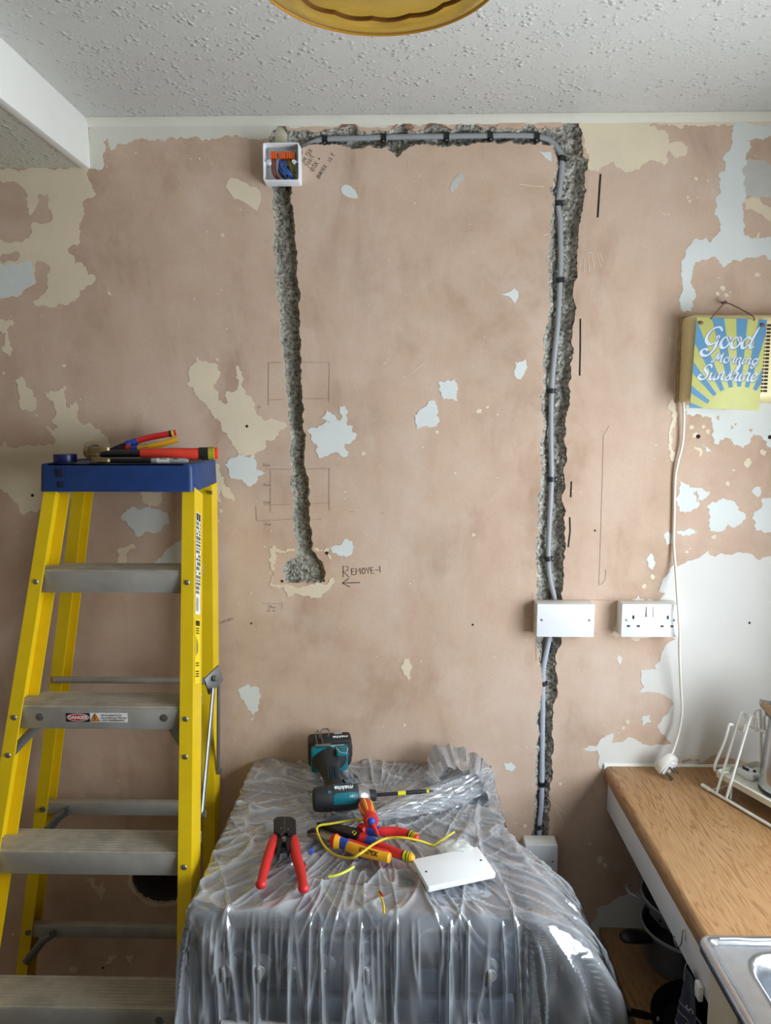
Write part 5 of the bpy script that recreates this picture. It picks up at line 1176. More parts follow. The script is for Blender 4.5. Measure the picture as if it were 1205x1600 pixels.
for x, y in ((352, 246), (428, 254)):
    q = zp(*S7(x, y), TZ + .022); part('jaw_screw', LSTEEL, t, lambda b: b.cyl(q + Vector((0, 0, -.002)), q + Vector((0, 0, .0015)), .0016, n=12), world=True)
for pts, rr in (([(278, 335), (255, 420), (205, 560), (165, 700), (140, 800), (128, 860)], [.0070, .0098, .0092, .0085, .0078, .0088]), ([(490, 345), (500, 440), (520, 560), (560, 700), (585, 830), (598, 905)], [.0070, .0098, .0095, .0088, .0080, .0095])):
    P = [zp(*S7(*p), TZ + .010) for p in pts]
    part('handle', REDH, t, lambda b: b.tube(catmull(P, 5), list(np.interp(np.linspace(0, 1, 26), np.linspace(0, 1, 6), rr)), 14, sx=1.15, up=(0, 0, 1)), world=True)
    e = P[-1]; part('handle_end', REDH, t, lambda b: b.ball(e, .0112, 12, (1, 1, .85)), world=True)
part('return_spring', LSTEEL, t, lambda b: b.tube(catmull([zp(*S7(*p), TZ + .004) for p in ((345, 600), (290, 650), (262, 745))], 6), .0012, 6), world=True)

# insulated side cutters (yellow handle in front)
o = zp(*S4(215, 400)); t = thing('side_cutters', 'pliers with yellow and red handle lettered KNIPEX lying nearest the front', 'pliers', o)
part('jaws', LSTEEL, t, lambda b: (b.prism(flat_xy([S4(*p) for p in ((5, 338), (60, 322), (150, 335), (205, 352), (205, 408), (150, 415), (60, 372), (0, 350))], TZ + .010), TZ + .002, TZ + .016, None, .002)), world=True)
part('cutting_edge', DKST, t, lambda b: (b.prism(flat_xy([S4(*p) for p in ((0, 345), (40, 318), (95, 338), (100, 348), (40, 346))], TZ + .014), TZ + .012, TZ + .019, None, .001)), world=True)
part('collar', REDH, t, lambda b: b.tube([zp(*S4(188, 400), TZ + .014), zp(*S4(215, 408), TZ + .014), zp(*S4(240, 412), TZ + .014)], [.013, .0165, .013], 16, sx=.9, up=(0, 0, 1)), world=True)
part('collar_flare', YELH, t, lambda b: b.tube([zp(*S4(212, 412), TZ + .016), zp(*S4(248, 418), TZ + .016)], [.0152, .0125], 16, sx=.85, up=(0, 0, 1)), world=True)
part('blue_band', BLUH, t, lambda b: b.tube([zp(*S4(240, 412), TZ + .014), zp(*S4(310, 438), TZ + .014)], [.0125, .0118], 16, sx=.9, up=(0, 0, 1)), world=True)
hp = [zp(*S4(x, y), TZ + .012) for x, y in ((300, 440), (380, 470), (480, 500), (570, 520), (625, 535))]
hy = part('handle', YELH, t, lambda b: b.tube(catmull(hp, 5), list(np.interp(np.linspace(0, 1, 21), [0, .2, .7, .95, 1], [.0110, .0122, .0105, .0108, .0085])), 16, sx=.95, up=(0, 0, 1)), world=True)
hp2 = [q + Vector((.002, .0065, .0035)) for q in hp]
part('handle_inlay', REDH, hy, lambda b: b.tube(catmull(hp2, 5), list(np.interp(np.linspace(0, 1, 21), [0, .2, .8, 1], [.0085, .0095, .0080, .004])), 14, sx=.85, up=(0, 0, 1)), world=True)
dirx = (hp[3] - hp[1]).normalized(); nrm = Vector((-.1, -.78, .62)); FR = frame(dirx, nrm)
text_mesh('KNIPEX', .0125, 'maker_name', mat('brown_print', (74, 30, 22), .6), hy, Matrix.Translation((hp[1] + hp[3]) / 2 + FR @ Vector((0, -.0005, .0108))) @ FR.to_4x4(), world=True, offset=.0004, extrude=.0012)
hq = [zp(*S4(x, y), TZ + .006) for x, y in ((270, 380), (360, 420), (460, 455), (560, 490))]
part('handle', REDH, t, lambda b: b.tube(catmull(hq, 5), .0085, 14, sx=.9, up=(0, 0, 1)), world=True)

# long nose pliers with two red taped handles
o = zp(*S4(350, 345)); t = thing('long_nose_pliers', 'black long nose pliers with two red handles ending in yellow tape', 'pliers', o)
part('jaws', DKST, t, lambda b: b.prism(flat_xy([S4(*p) for p in ((75, 283), (140, 287), (270, 305), (380, 330), (395, 352), (370, 385), (300, 372), (220, 345), (130, 312), (80, 293))], TZ + .018), TZ + .010, TZ + .026, None, .003), world=True)
part('rivet_square', TAPEY, t, lambda b: b.tube([zp(*S4(*p), TZ + .0268) for p in ((340, 340), (355, 326), (370, 344), (355, 360))], .0008, 6, closed=True), world=True)
for cpts in ([(395, 335), (430, 315), (545, 335), (660, 335), (760, 355), (815, 380)], [(395, 385), (430, 395), (520, 435), (620, 475), (710, 510), (780, 530)]):
    P = [zp(*S4(*p), TZ + .016) for p in cpts]; C6 = catmull(P, 6); N = len(C6)
    h = part('handle', REDH, t, lambda b: b.tube(C6, list(np.interp(np.linspace(0, 1, N), [0, .12, .3, .6, 1], [.011, .0135, .0105, .0108, .0098])), 16, sx=.9, up=(0, 0, 1)), world=True)
    part('blue_band', BLUH, h, lambda b: b.tube(C6[int(N * .26):int(N * .42)], .0120, 16, sx=.9, up=(0, 0, 1)), world=True)
    part('tape_band', TAPEY, h, lambda b: b.tube(C6[int(N * .82):], .0108, 16, sx=.9, up=(0, 0, 1)), world=True)
    for k in range(3):
        i = int(N * .83) + k * 2; part('tape_stripe', TAPEK, h, lambda b: b.tube([C6[i], C6[i].lerp(C6[i + 1], .55)], .0112, 16, sx=.9, up=(0, 0, 1)), world=True)
    part('handle_end', REDH if cpts[0][1] < 350 else YELH, h, lambda b: b.ball(C6[-1], .0094, 12, (1, 1, .9)), world=True)

# VDE screwdriver propped over the pliers
sa = zp(*S4(433, 118), TZ + .030); sbv = zp(*S4(482, 250), TZ + .050); sc = zp(*S4(545, 385), TZ + .030)
ax3 = (sbv - sa).normalized()
t = thing('insulated_screwdriver', 'red and yellow insulated screwdriver propped over the pliers below the driver', 'screwdriver', sa)
L3 = (sbv - sa).length
P = lambda q: sa + ax3 * (L3 * q)
part('handle', ORH, t, lambda b: b.tube([P(0), P(.04), P(.20), P(.45), P(.68), P(.82), P(.90), P(1.0)], [.008, .0135, .0165, .0160, .0120, .0105, .0155, .0150], 18), world=True)
up0 = Vector((0, 0, 1)); w0 = ax3.cross(up0).normalized(); u0 = w0.cross(ax3)
for k in range(6):
    a = 2 * PI * k / 6 + .3; dd = u0 * math.cos(a) + w0 * math.sin(a)
    part('grip_flute', YELH, t, lambda b: b.tube([P(.05) + dd * .0115, P(.22) + dd * .0140, P(.45) + dd * .0135, P(.70) + dd * .0095], [.003, .0046, .0046, .003], 8), world=True)
part('collar', REDH, t, lambda b: b.tube([P(.90), P(1.0), P(1.06)], [.0160, .0165, .012], 18), world=True)
part('blue_core', BLUH, t, lambda b: b.ball(P(1.04), .0095, 12), world=True)
part('insulated_shaft', REDH, t, lambda b: b.tube([P(1.02), sbv.lerp(sc, .80)], [.0052, .0042], 12), world=True)
part('tip', LSTEEL, t, lambda b: b.tube([sbv.lerp(sc, .78), sc], [.0026, .0022], 10), world=True)

# wire offcuts
YW = mat('yellow_green_wire', (206, 186, 40), .4, var=.12, vs=60); YW2 = mat('pale_lime_wire', (214, 214, 70), .4)
def wire(name, m, pts, zs, r, label, part_of=None):
    zi = np.interp(np.linspace(0, 1, len(pts)), np.linspace(0, 1, len(zs)), zs)
    C_ = catmull([zp(px, py, TZ + z) for (px, py), z in zip(pts, zi)], 6)
    b = MB(); b.tube(C_, r, 10); return recenter(b.build(name, m, label=label, cat='wire'))
main = [S4(*p) for p in ((492, 266), (440, 246), (300, 256), (180, 275), (90, 290), (75, 330), (120, 430), (200, 505), (320, 535), (400, 500), (500, 430), (600, 385), (720, 380), (850, 405), (930, 432), (953, 441), (975, 425), (1110, 335))]
wire('wire_offcut', YW, main, [.050, .040, .030, .030, .030, .022, .012, .010, .022, .034, .030, .026, .030, .020, .010, .008, .009, .020], .0026, 'long looped green and yellow wire tangled around the pliers')
wire('wire_offcut', YW2, [S4(*p) for p in ((160, 675), (205, 668), (260, 650), (310, 625), (352, 598))], [.004, .006, .005], .0027, 'short curved lime yellow wire in front of the pliers')
o = zp(597, 1410); t = thing('wire_offcut', 'tiny yellow wire scrap with red end near the front of the sheet', 'wire', o)
part('yellow_core', YW, t, lambda b: b.tube(catmull([zp(590, 1393, TZ + .004), zp(596, 1403, TZ + .006), zp(599.5, 1415, TZ + .005), zp(600, 1428, TZ + .004)], 5), .0022, 8), world=True)
part('red_core', mat('red_wire', (170, 40, 34), .4), t, lambda b: b.tube([zp(593, 1393, TZ + .006), zp(598, 1400, TZ + .008)], .0022, 8), world=True)
b = MB()
for pts in ([(650, 490), (665, 520), (690, 530)], [(672, 480), (680, 515)], [(700, 455), (690, 500), (715, 490)]): b.tube(catmull([zp(*S7(*p), TZ + .005) for p in pts], 4), .0016, 7)
recenter(b.build('wire_scrap', mat('bright_blue_wire', (34, 96, 214), .4), label='bright blue curl of wire insulation beside the wire stripper', cat='wire'))
b = MB(); b.tube([zp(*S7(598, 688), TZ + .004), zp(*S7(630, 640), TZ + .008)], .0024, 8)
recenter(b.build('wire_scrap', mat('red_wire', (170, 40, 34), .4), label='small red wire scrap beside the right stripper handle', cat='wire'))

# loose blank cover plate
cr = [zp(px, py, TZ + .012) for px, py in ((644, 1347), (748, 1326), (774, 1358), (667.5, 1382))]
pc_ = sum(cr, Vector()) / 4; xd = (cr[1] - cr[0]).normalized(); 
t = thing('blank_cover_plate', 'loose white blank cover plate lying on the dust sheet', 'cover plate', (pc_.x, pc_.y, TZ), frame(xd, (0, -.10, 1)))
part('plate', UREA, t, lambda b: b.prism(rrect(.146, .086, .003), 0, .0125, None, .0018))
for s in (-1, 1): part('screw_hole', mat('pin_hole_dark', (34, 34, 38), .9), t, lambda b: b.cyl((s * .0603, 0, .0120), (s * .0603, 0, .0128), .0024, n=14))
part('moulding_pip', mat('pin_hole_dark', (34, 34, 38), .9), t, lambda b: b.cyl((.036, .034, .0120), (.036, .034, .0128), .0008, n=8))
# crumpled clear bag behind the plate
bcn = zp(713, 1326, TZ + .012); b = MB(); rows = []
for i in range(15):
    a = PI * i / 14; rows.append([])
    for k in range(26):
        e = 2 * PI * k / 26; dv3 = Vector((math.sin(a) * math.cos(e), math.sin(a) * math.sin(e), math.cos(a)))
        rr = 1 + .32 * noise.noise(dv3 * 2.6 + Vector((4, 2, 7))) + .16 * abs(noise.noise(dv3 * 7))
        rows[-1].append(bcn + Vector((dv3.x * .034 * rr, dv3.y * .020 * rr, max(-.012, dv3.z * .016 * rr))))
b.loft(rows, closed=True)
recenter(b.build('plastic_bag', mat('milky_clear_bag', (226, 226, 218), .25, Alpha=.55), label='crumpled little clear plastic bag behind the loose cover plate', cat='plastic bag'))
# ------------------------------------------------------------------ worktop, sink and the open unit below
def m_oak(name, dark=1.0):
    m = bpy.data.materials.new(name); nt = NT(m)
    v = nt.mapped((9.0, .9, 9.0)); n1 = nt.noise(1.6, 4, .55, v, .25)
    rings = nt.math('FRACT', nt.math('MULTIPLY', n1, 20.0))
    fib = nt.noise(30, 5, .6, nt.mapped((7, .5, 7))); big = nt.noise(3.0, 2, .5, nt.mapped((2, .6, 2)))
    k = lambda c: rgb(tuple(v_ * dark for v_ in c))
    c = nt.ramp(rings, [(0, k((126, 84, 46))), (.22, k((164, 126, 84))), (.8, k((174, 136, 92))), (1, k((138, 94, 54)))])
    c = nt.mix(nt.ramp(big, [(.5, (.0, .0, .0)), (.8, (.7, .7, .7))]), c, k((168, 130, 86)))
    c = nt.mix(nt.ramp(fib, [(.42, (.0, .0, .0)), (.68, (.55, .55, .55))]), c, k((150, 106, 62)))
    nt.base(c); nt.set(Roughness=.38)
    nt.link(nt.bump(fib, .10, .002), nt.bsdf.inputs['Normal'])
    return m
OAK = m_oak('oak_laminate'); OAK2 = m_oak('oak_shelf_laminate', .9)
FASC = mat('white_fascia', (226, 228, 232), .4, var=.03, vs=9); CREAMC = mat('cream_cabinet', (214, 206, 186), .5, var=.03, vs=9)
SINKS = mat('brushed_stainless', (196, 200, 206), .24, .95, var=.06, vs=40, bump=.03, bs=240)
WX, WZ, SY0 = .544, .910, -.676
def f(b):
    prof = [(RX - .001, WZ - .038), (WX + .006, WZ - .038), (WX + .001, WZ - .034), (WX, WZ - .026), (WX, WZ - .014)] + [(WX + .014 - .014 * math.cos(a), WZ - .014 + .014 * math.sin(a)) for a in np.linspace(.2, PI / 2, 8)] + [(RX - .001, WZ)]
    b.loft([[Vector((x, y, z)) for x, z in prof] for y in (-.0035, -.2, -.45, SY0 - .004)], closed=True, caps=True)
recenter(part('worktop', OAK, None, f, label='oak effect laminate worktop along the right wall', cat='worktop'))
b = MB(); b.loft([[Vector((x, y, z)) for y, z in ((-.0008, WZ - .02), (-.0075, WZ - .02), (-.0075, WZ + .0012), (-.003, WZ + .006), (-.0008, WZ + .006))] for x in np.linspace(WX - .001, RX - .001, 12)], closed=True, caps=True)
b.build('trim_3', mat('white_sealant', (226, 224, 216), .5, var=.05, vs=60), kind='structure', label='white sealant bead behind the worktop')
un = thing('base_unit', 'open base unit with white fascia, oak shelf and cream side under the worktop', 'cabinet', (.85, -.4, 0))
part('fascia', FASC, un, lambda b: b.box((WX + .018, -.40, .8285), (.016, .79, .083), bev=.0015), world=True)
part('shelf', OAK2, un, lambda b: b.box(((WX + RX) / 2, -.40, .432), (RX - WX - .004, .79, .024), bev=.002), world=True)
part('end_panel', CREAMC, un, lambda b: b.box((WX + .30, -.805, .370), (.58, .018, .738), bev=.001), world=True)
part('front_post', CREAMC, un, lambda b: b.box((WX + .016, -.745, .435), (.02, .11, .868), bev=.0015), world=True)
part('plinth', CREAMC, un, lambda b: b.box((WX + .06, -.40, .06), (.018, .79, .118)), world=True)
# cup hook
hk = Vector((WX + .009, -.560, .832))
t = thing('wire_hook', 'small bent wire hook on the white fascia', 'hook', hk)
part('hook_plate', UREA2, t, lambda b: b.box((0, 0, .004), (.002, .018, .022), bev=.0006))
part('hook_wire', STEEL, t, lambda b: b.tube(catmull([(-.002, -.004, .012), (-.006, -.010, .014), (-.008, -.014, .006), (-.008, -.012, -.008), (-.010, -.008, -.020), (-.012, .002, -.026), (-.014, .010, -.020), (-.014, .012, -.014), (-.013, .008, -.011)], 5), .0012, 7))

# sink
sk = thing('sink', 'stainless steel sit on sink with pressed bowl at the front of the worktop', 'sink', (.85, -1.1, WZ))
SX0, SX1, SYa, SYb = .530, RX - .004, -1.72, SY0
def f(b):
    # rolled outer rim then a flat deck, then the bowl
    def ringp(inset, z, r): return [Vector((x, y, z)) for x, y in rrect(SX1 - SX0 - 2 * inset, SYb - SYa - 2 * inset, max(.004, r), 5, (SX0 + SX1) / 2, (SYa + SYb) / 2)]
    rows = [ringp(.004, WZ - .020, .018), ringp(.000, WZ - .014, .018), ringp(-.001, WZ + .002, .018), ringp(.003, WZ + .008, .016), ringp(.009, WZ + .010, .014), ringp(.014, WZ + .006, .012), ringp(.020, WZ + .003, .010)]
    b.loft(rows, closed=True)
    bx0, bx1, by0, by1 = .590, 1.06, -1.20, -.722
    def bowl(inset, z, r): return [Vector((x, y, z)) for x, y in rrect(bx1 - bx0 - 2 * inset, by1 - by0 - 2 * inset, r, 5, (bx0 + bx1) / 2, (by0 + by1) / 2)]
    inner = rows[-1]; n = len(inner)
    br = [bowl(-.010, WZ + .004, .055), bowl(-.004, WZ + .0055, .052), bowl(.004, WZ - .001, .048), bowl(.012, WZ - .03, .044), bowl(.022, WZ - .130, .04), bowl(.05, WZ - .150, .03)]
    b.loft([inner, br[0]] + br[1:], closed=True); b.f.append(tuple(len(b.v) - n + i for i in range(n)))
part('sink_top', SINKS, sk, f, world=True, ang=60)
part('waste', mat('waste_chrome', (120, 122, 126), .3, .9), sk, lambda b: b.lathe([(.03, .002), (.036, .003), (.04, 0)], 24, Matrix.Translation((.82, -.96, WZ - .150))), world=True)
part('sealant', mat('white_sealant', (226, 224, 216), .5, var=.05, vs=60), sk, lambda b: b.tube([(WX + .02 + .03 * k, SYb - .014 + .001 * math.sin(k * 2.1), WZ + .010) for k in range(18)], .0014, 6), world=True)

# dish rack tray with kettle
WW = mat('white_coated_wire', (230, 232, 226), .35); TRAYM = mat('white_enamel_tray', (222, 222, 208), .35, var=.04, vs=30)
rk = thing('dish_rack', 'white coated wire rack with tray standing on the worktop', 'dish rack', (.93, -.17, WZ))
def X(px, py, y): return onY(px, py, y)
A0 = onZ(1104, 1231, WZ + .005); dirv = (onZ(1205, 1291, WZ + .005) - A0).normalized()     # near runner on the worktop
sd = Vector((-dirv.y, dirv.x, 0))                                                           # across the rack, towards the wall and the right
if sd.y < 0: sd = -sd
LK, WKK = .34, .15
tube_w = lambda pts, r, n=10: (lambda b: b.tube(catmull(pts, 6), r, n))
run0, run1 = A0.copy(), A0 + dirv * LK
part('runner', WW, rk, lambda b: b.tube([run0, run1], .0042, 10), world=True)
part('runner', WW, rk, lambda b: b.tube([run0 + sd * WKK, run1 + sd * WKK], .0042, 10), world=True)
for o_ in (run0, run0 + sd * WKK): part('runner_tip', UREA2, rk, lambda b: b.tube([o_ - dirv * .014, o_ + dirv * .012], .0056, 10), world=True)
part('cross_wire', WW, rk, lambda b: b.tube([run0 + dirv * .020 + Vector((0, 0, .004)), run0 + dirv * .020 + sd * WKK + Vector((0, 0, .004))], .003, 8), world=True)
def leg(u, top_u, h, side):
    base = run0 + dirv * u + sd * side; topp = run0 + dirv * top_u + sd * (side + (WKK / 2 - side) * .55) + Vector((0, 0, h)); return base, topp
for sgn, side in ((1, 0.0), (-1, WKK)):
    for u in (.032, .062):
        bpt, tpt = leg(u, .050 + (.028 if u > .05 else 0), .196, side)
        c1 = tpt + Vector((0, 0, .012)) + sd * sgn * .008; c2 = tpt + sd * sgn * .020 + Vector((0, 0, .004)); c3 = c2 + Vector((0, 0, -.03)) + dirv * .004
        part('side_wire', WW, rk, lambda b: b.tube(catmull([bpt, bpt.lerp(tpt, .5), tpt, c1, c2, c3], 6), .0033, 10), world=True)
mid = run0 + dirv * .055 + sd * (WKK / 2) + Vector((0, 0, .175))
part('top_bar', WW, rk, lambda b: b.tube([mid - sd * .050 - dirv * .02, mid - sd * .01, mid + dirv * .26], .0036, 10), world=True)
part('pivot_boss', UREA2, rk, lambda b: (b.cyl(mid - sd * .030 - dirv * .004, mid - sd * .030 + dirv * .010, .010, n=16)), world=True)
part('pivot_screw', SCREW, rk, lambda b: b.cyl(mid - sd * .030 - dirv * .006, mid - sd * .030 - dirv * .003, .004, n=10), world=True)
part('handle_loop', WW, rk, lambda b: b.tube(catmull([mid - sd * .05 - dirv * .02, mid - sd * .052 - dirv * .030 + Vector((0, 0, -.05)), mid - sd * .062 - dirv * .045 + Vector((0, 0, -.115)), mid - sd * .050 - dirv * .045 + Vector((0, 0, -.135)), mid - sd * .03 - dirv * .03 + Vector((0, 0, -.130))], 6), .0034, 10), world=True)
TR = frame(dirv, (0, 0, 1)); tcz = WZ + .040; tc = run0 + dirv * .16 + sd * (WKK / 2 + .012); tc.z = tcz
def f(b):
    M4 = Matrix.Translation(tc) @ TR.to_4x4(); o1 = rrect(.30, .150, .012); rows = []
    for k, z in ((0, 0), (0, .014), (-.003, .016), (-.005, .014), (-.006, .003)): rows.append([M4 @ Vector((x * (1 + 2 * k / .30), y * (1 + 2 * k / .15), z)) for x, y in o1])
    b.loft(rows, closed=True); n = len(o1); b.f.append(tuple(len(b.v) - n + i for i in range(n))); b.f.append(tuple(range(n)))
part('tray', TRAYM, rk, f, world=True)
for k in (-.10, .10): part('tray_support', WW, rk, lambda b: b.tube([tc + TR @ Vector((k, -.075, -.003)), tc + TR @ Vector((k, .075, -.003))], .003, 8), world=True)
for k in (-.10, .10):
    for s in (-1, 1): part('tray_support', WW, rk, lambda b: b.tube([tc + TR @ Vector((k, s * .07, -.003)), Vector((*(tc + TR @ Vector((k, s * .07, 0))).xy, WZ + .002))], .003, 8), world=True)
# kettle
kb = tc + TR @ Vector((-.020, .016, .0032))
kb = Vector((kb.x + .004, kb.y - .004, tcz + .0032))
kt = thing('kettle', 'brushed stainless steel kettle standing in the rack at the right edge', 'kettle', kb)
KST = mat('kettle_stainless', (186, 188, 190), .22, .95, var=.08, vs=30)
kr = .064
part('base_ring', BLACKP, kt, lambda b: b.lathe([(0.001, 0), (kr - .002, 0), (kr + .001, .004), (kr, .012), (0.001, .012)], 40))
part('body', KST, kt, lambda b: b.lathe([(kr + .001, .012), (kr + .0015, .016), (kr - .004, .10), (kr - .012, .17), (kr - .018, .205), (kr - .020, .212)], 48))
part('lid', KST, kt, lambda b: b.lathe([(kr - .020, .212), (kr - .024, .218), (.03, .226), (.001, .229)], 40))
part('lid_knob', BLACKP, kt, lambda b: b.lathe([(.010, .226), (.012, .234), (.008, .240), (.001, .241)], 20))
def f(b):
    rows = []
    for dx, w, z0, z1 in ((-.030, .030, .168, .212), (-.050, .022, .178, .216), (-.066, .013, .196, .222), (-.078, .006, .213, .2265)):
        rows.append([Vector((dx, w, z1)), Vector((dx - .002, w * .7, (z0 * 2 + z1) / 3)), Vector((dx - .002, 0, z0)), Vector((dx - .002, -w * .7, (z0 * 2 + z1) / 3)), Vector((dx, -w, z1))])
    b.loft(rows)
part('spout', KST, kt, f, ang=80)
part('handle', BLACKP, kt, lambda b: b.tube(catmull([(.045, -.01, .20), (.085, -.012, .20), (.105, -.012, .15), (.100, -.012, .07), (.066, -.01, .05)], 6), .010, 12, sx=.8))
part('water_gauge', mat('gauge_plastic', (120, 126, 132), .2), kt, lambda b: b.box((.002, -kr + .004, .085), (.018, .006, .085), bev=.004))
def f(b): b.lathe([(.0052, .0), (.0058, .001), (.0064, .0)], 24, Matrix.Translation((-.026, -kr + .0065, .045)) @ Matrix.Rotation(PI / 2, 4, 'X'))
part('maker_badge', DKST, kt, f)
# small white plug lying in the tray
p = tc + TR @ Vector((-.110, -.005, .0032))
t = thing('kettle_plug', 'small white plug lying in the rack tray beside the kettle', 'plug', p, TR)
part('plug_body', UREA, t, lambda b: b.prism([(-.022, -.014), (.010, -.020), (.024, -.012), (.024, .012), (.010, .020), (-.022, .014)], 0, .016, None, .003))
part('plug_pin', DKST, t, lambda b: (b.box((-.006, -.004, .018), (.016, .006, .005)), b.box((.012, .006, .018), (.006, .004, .005))))
part('plug_cord', UREA2, t, lambda b: b.tube(catmull([(.02, 0, .010), (.034, .012, .014), (.050, .030, .010), (.06, .05, .006)], 5), .0028, 8))

# ------------------------------------------------------------------ pans on the shelf
SHZ = .4445
PANB = mat('black_nonstick', (20, 21, 23), .32, var=.2, vs=40); PANS = mat('pan_steel', (180, 182, 184), .3, .5, var=.1, vs=30); BAKE = mat('black_bakelite', (26, 24, 24), .4)
# saucepan with colander on top
pc0 = Vector((.735, -.128, SHZ))
t = thing('saucepan', 'dark saucepan with black side handle under the colander on the shelf', 'saucepan', pc0)
part('body', mat('dark_pan_steel', (112, 114, 120), .35, .4, var=.1, vs=30), t, lambda b: b.lathe([(.001, .002), (.095, .002), (.104, .010), (.108, .090), (.112, .094), (.106, .095), (.102, .012), (.001, .006)], 48))
part('rim', PANS, t, lambda b: b.tube([(.111 * math.cos(a), .111 * math.sin(a), .095) for a in [2 * PI * k / 48 for k in range(48)]], .0022, 8, closed=True))
ha_ = math.radians(196)
part('handle', BAKE, t, lambda b: b.tube(catmull([(.100 * math.cos(ha_), .100 * math.sin(ha_), .078), (.130 * math.cos(ha_), .130 * math.sin(ha_), .090), (.165 * math.cos(ha_), .165 * math.sin(ha_), .098), (.190 * math.cos(ha_), .190 * math.sin(ha_), .096)], 5), [.010, .013, .016, .018, .020, .022, .023, .024, .024, .024, .023, .022, .020, .018, .014, .008], 12, sx=.45, up=(0, 1, .0)))
t = thing('colander', 'grey metal colander with wire loop handles sitting on the saucepan', 'colander', pc0 + Vector((0, 0, .070)))
COLM = mat('dull_grey_metal', (150, 154, 160), .4, .3, var=.1, vs=30)
part('bowl', COLM, t, lambda b: b.lathe([(.001, .030), (.055, .032), (.080, .042), (.098, .062), (.110, .098), (.114, .1065), (.112, .1070), (.108, .099), (.096, .064), (.078, .044), (.054, .034), (.001, .032)], 56))
part('rim', PANS, t, lambda b: b.tube([(.1145 * math.cos(a), .1145 * math.sin(a), .1065) for a in [2 * PI * k / 56 for k in range(56)]], .0028, 8, closed=True))
part('base_ring', PANS, t, lambda b: b.tube([(.112 * math.cos(a), .112 * math.sin(a), .030) for a in [2 * PI * k / 56 for k in range(56)]], .0030, 8, closed=True))
for ang in (math.radians(172), math.radians(-8)):
    e = Vector((math.cos(ang), math.sin(ang), 0)); s_ = Vector((-e.y, e.x, 0))
    part('loop_handle', PANS, t, lambda b: b.tube(catmull([e * .112 + s_ * .026 + Vector((0, 0, .102)), e * .132 + s_ * .026 + Vector((0, 0, .108)), e * .150 + s_ * .012 + Vector((0, 0, .112)), e * .150 - s_ * .012 + Vector((0, 0, .112)), e * .132 - s_ * .026 + Vector((0, 0, .108)), e * .112 - s_ * .026 + Vector((0, 0, .102))], 5), .0028, 8))
HOLE = mat('colander_hole', (14, 14, 16), .9)
for ring_r, zc, cnt in ((.1035, .0775, 14), (.092, .056, 12)):
    for k in range(cnt):
        a = 2 * PI * k / cnt + .1; q = Vector((ring_r * math.cos(a), ring_r * math.sin(a), zc))
        part('drain_hole', HOLE, t, lambda b: b.ball(q, .0040, 8, (1.2, 1.2, 1)))
# frying pans leaning in a row
def pan(name, label, c, nrm, r, deep, m, rimm, handle_dir, hl_, cat='frying pan'):
    t = thing(name, label, cat, c, frame(Vector(nrm).orthogonal(), nrm))
    part('body', m, t, lambda b: b.lathe([(.001, 0), (r * .74, 0), (r * .82, deep * .10), (r, deep), (r * .985, deep * 1.02), (r * .79, deep * .16), (r * .70, .006), (.001, .006)], 48))
    part('rim', rimm, t, lambda b: b.tube([(r * math.cos(a), r * math.sin(a), deep) for a in [2 * PI * k / 48 for k in range(48)]], .0020, 6, closed=True))
    hdv = frame(Vector(nrm).orthogonal(), nrm).inverted() @ Vector(handle_dir); hdv.z = .12; hdv.normalize()
    h = part('handle', BAKE, t, lambda b: b.tube(catmull([hdv * (r * .96) + Vector((0, 0, deep * .7)), hdv * (r + hl_ * .5) + Vector((0, 0, deep * .8)), hdv * (r + hl_) + Vector((0, 0, deep * .8))], 5), [.007] * 3 + [.010] * 5 + [.011, .011, .008], 10, sx=.6))
    part('handle_rivet', PANS, h, lambda b: b.ball(hdv * (r * .93) + Vector((0, 0, deep * .72)), .005, 8))
    return t
pan('frying_pan', 'flat black frying pan lying at the front edge of the shelf', (.702, -.382, SHZ + .004), (.05, -.05, 1), .135, .030, PANB, PANB, (-1, .06, 0), .06)
pan('wok', 'deep black nonstick pan with pale rim propped upright on the shelf', (.770, -.385, SHZ + .105), (-.42, -.40, .80), .118, .062, PANB, PANS, (.9, -.3, .2), .05)
# clear oven dish between the pans
b = MB(); M4 = Matrix.Translation((.645, -.612, SHZ + .004)) @ frame((.75, -.55, .0), (-.10, -.15, 1)).to_4x4()
for_r = [[M4 @ Vector((x, y, z)) for x, y in rrect(w_, h_, .02)] for w_, h_, z in ((.12, .08, 0), (.15, .10, .035), (.158, .108, .037), (.150, .100, .036), (.118, .078, .004))]
b.loft(for_r, closed=True); n = len(for_r[0]); b.f.append(tuple(len(b.v) - n + i for i in range(n)))
recenter(b.build('glass_dish', mat('smoky_glass', (150, 156, 162), .08, Alpha=.35), label='clear glass oven dish on the front of the pan shelf', cat='dish'))
# tea towel hung over the front
TWL = bpy.data.materials.new('navy_towel_weave'); nt = NT(TWL); nt.base(nt.ramp(nt.noise(60, 4), [(.3, rgb((50, 54, 68))), (.7, rgb((76, 80, 94)))])); nt.set(Roughness=.95); nt.link(nt.bump(nt.noise(500, 2), .4, .002), nt.bsdf.inputs['Normal'])
tw0 = Vector((WX + .006, -.628, .800))
t = thing('tea_towel', 'dark navy tea towel with pale stripes hanging from the unit front', 'tea towel', tw0)
def tw(u, v):
    """u across -1..1, v down 0..1: gathered at the hook, spreading below"""
    w = .014 + .135 * v ** .85; fold = .012 * v ** .6
    return Vector((-.006 + .004 * v + fold * math.sin(u * 5.5 + v * 2) - .010 * (1 - abs(u)), -w * u * .95 + .030 * v, -.42 * v + .012 * (1 - v) * (1 - u * u)))
part('cloth', TWL, t, lambda b: b.loft([[tw(u, v) for u in np.linspace(-1, 1, 40)] for v in np.linspace(0, 1, 40)]))
STP = mat('towel_pale_stripe', (172, 172, 170), .9)
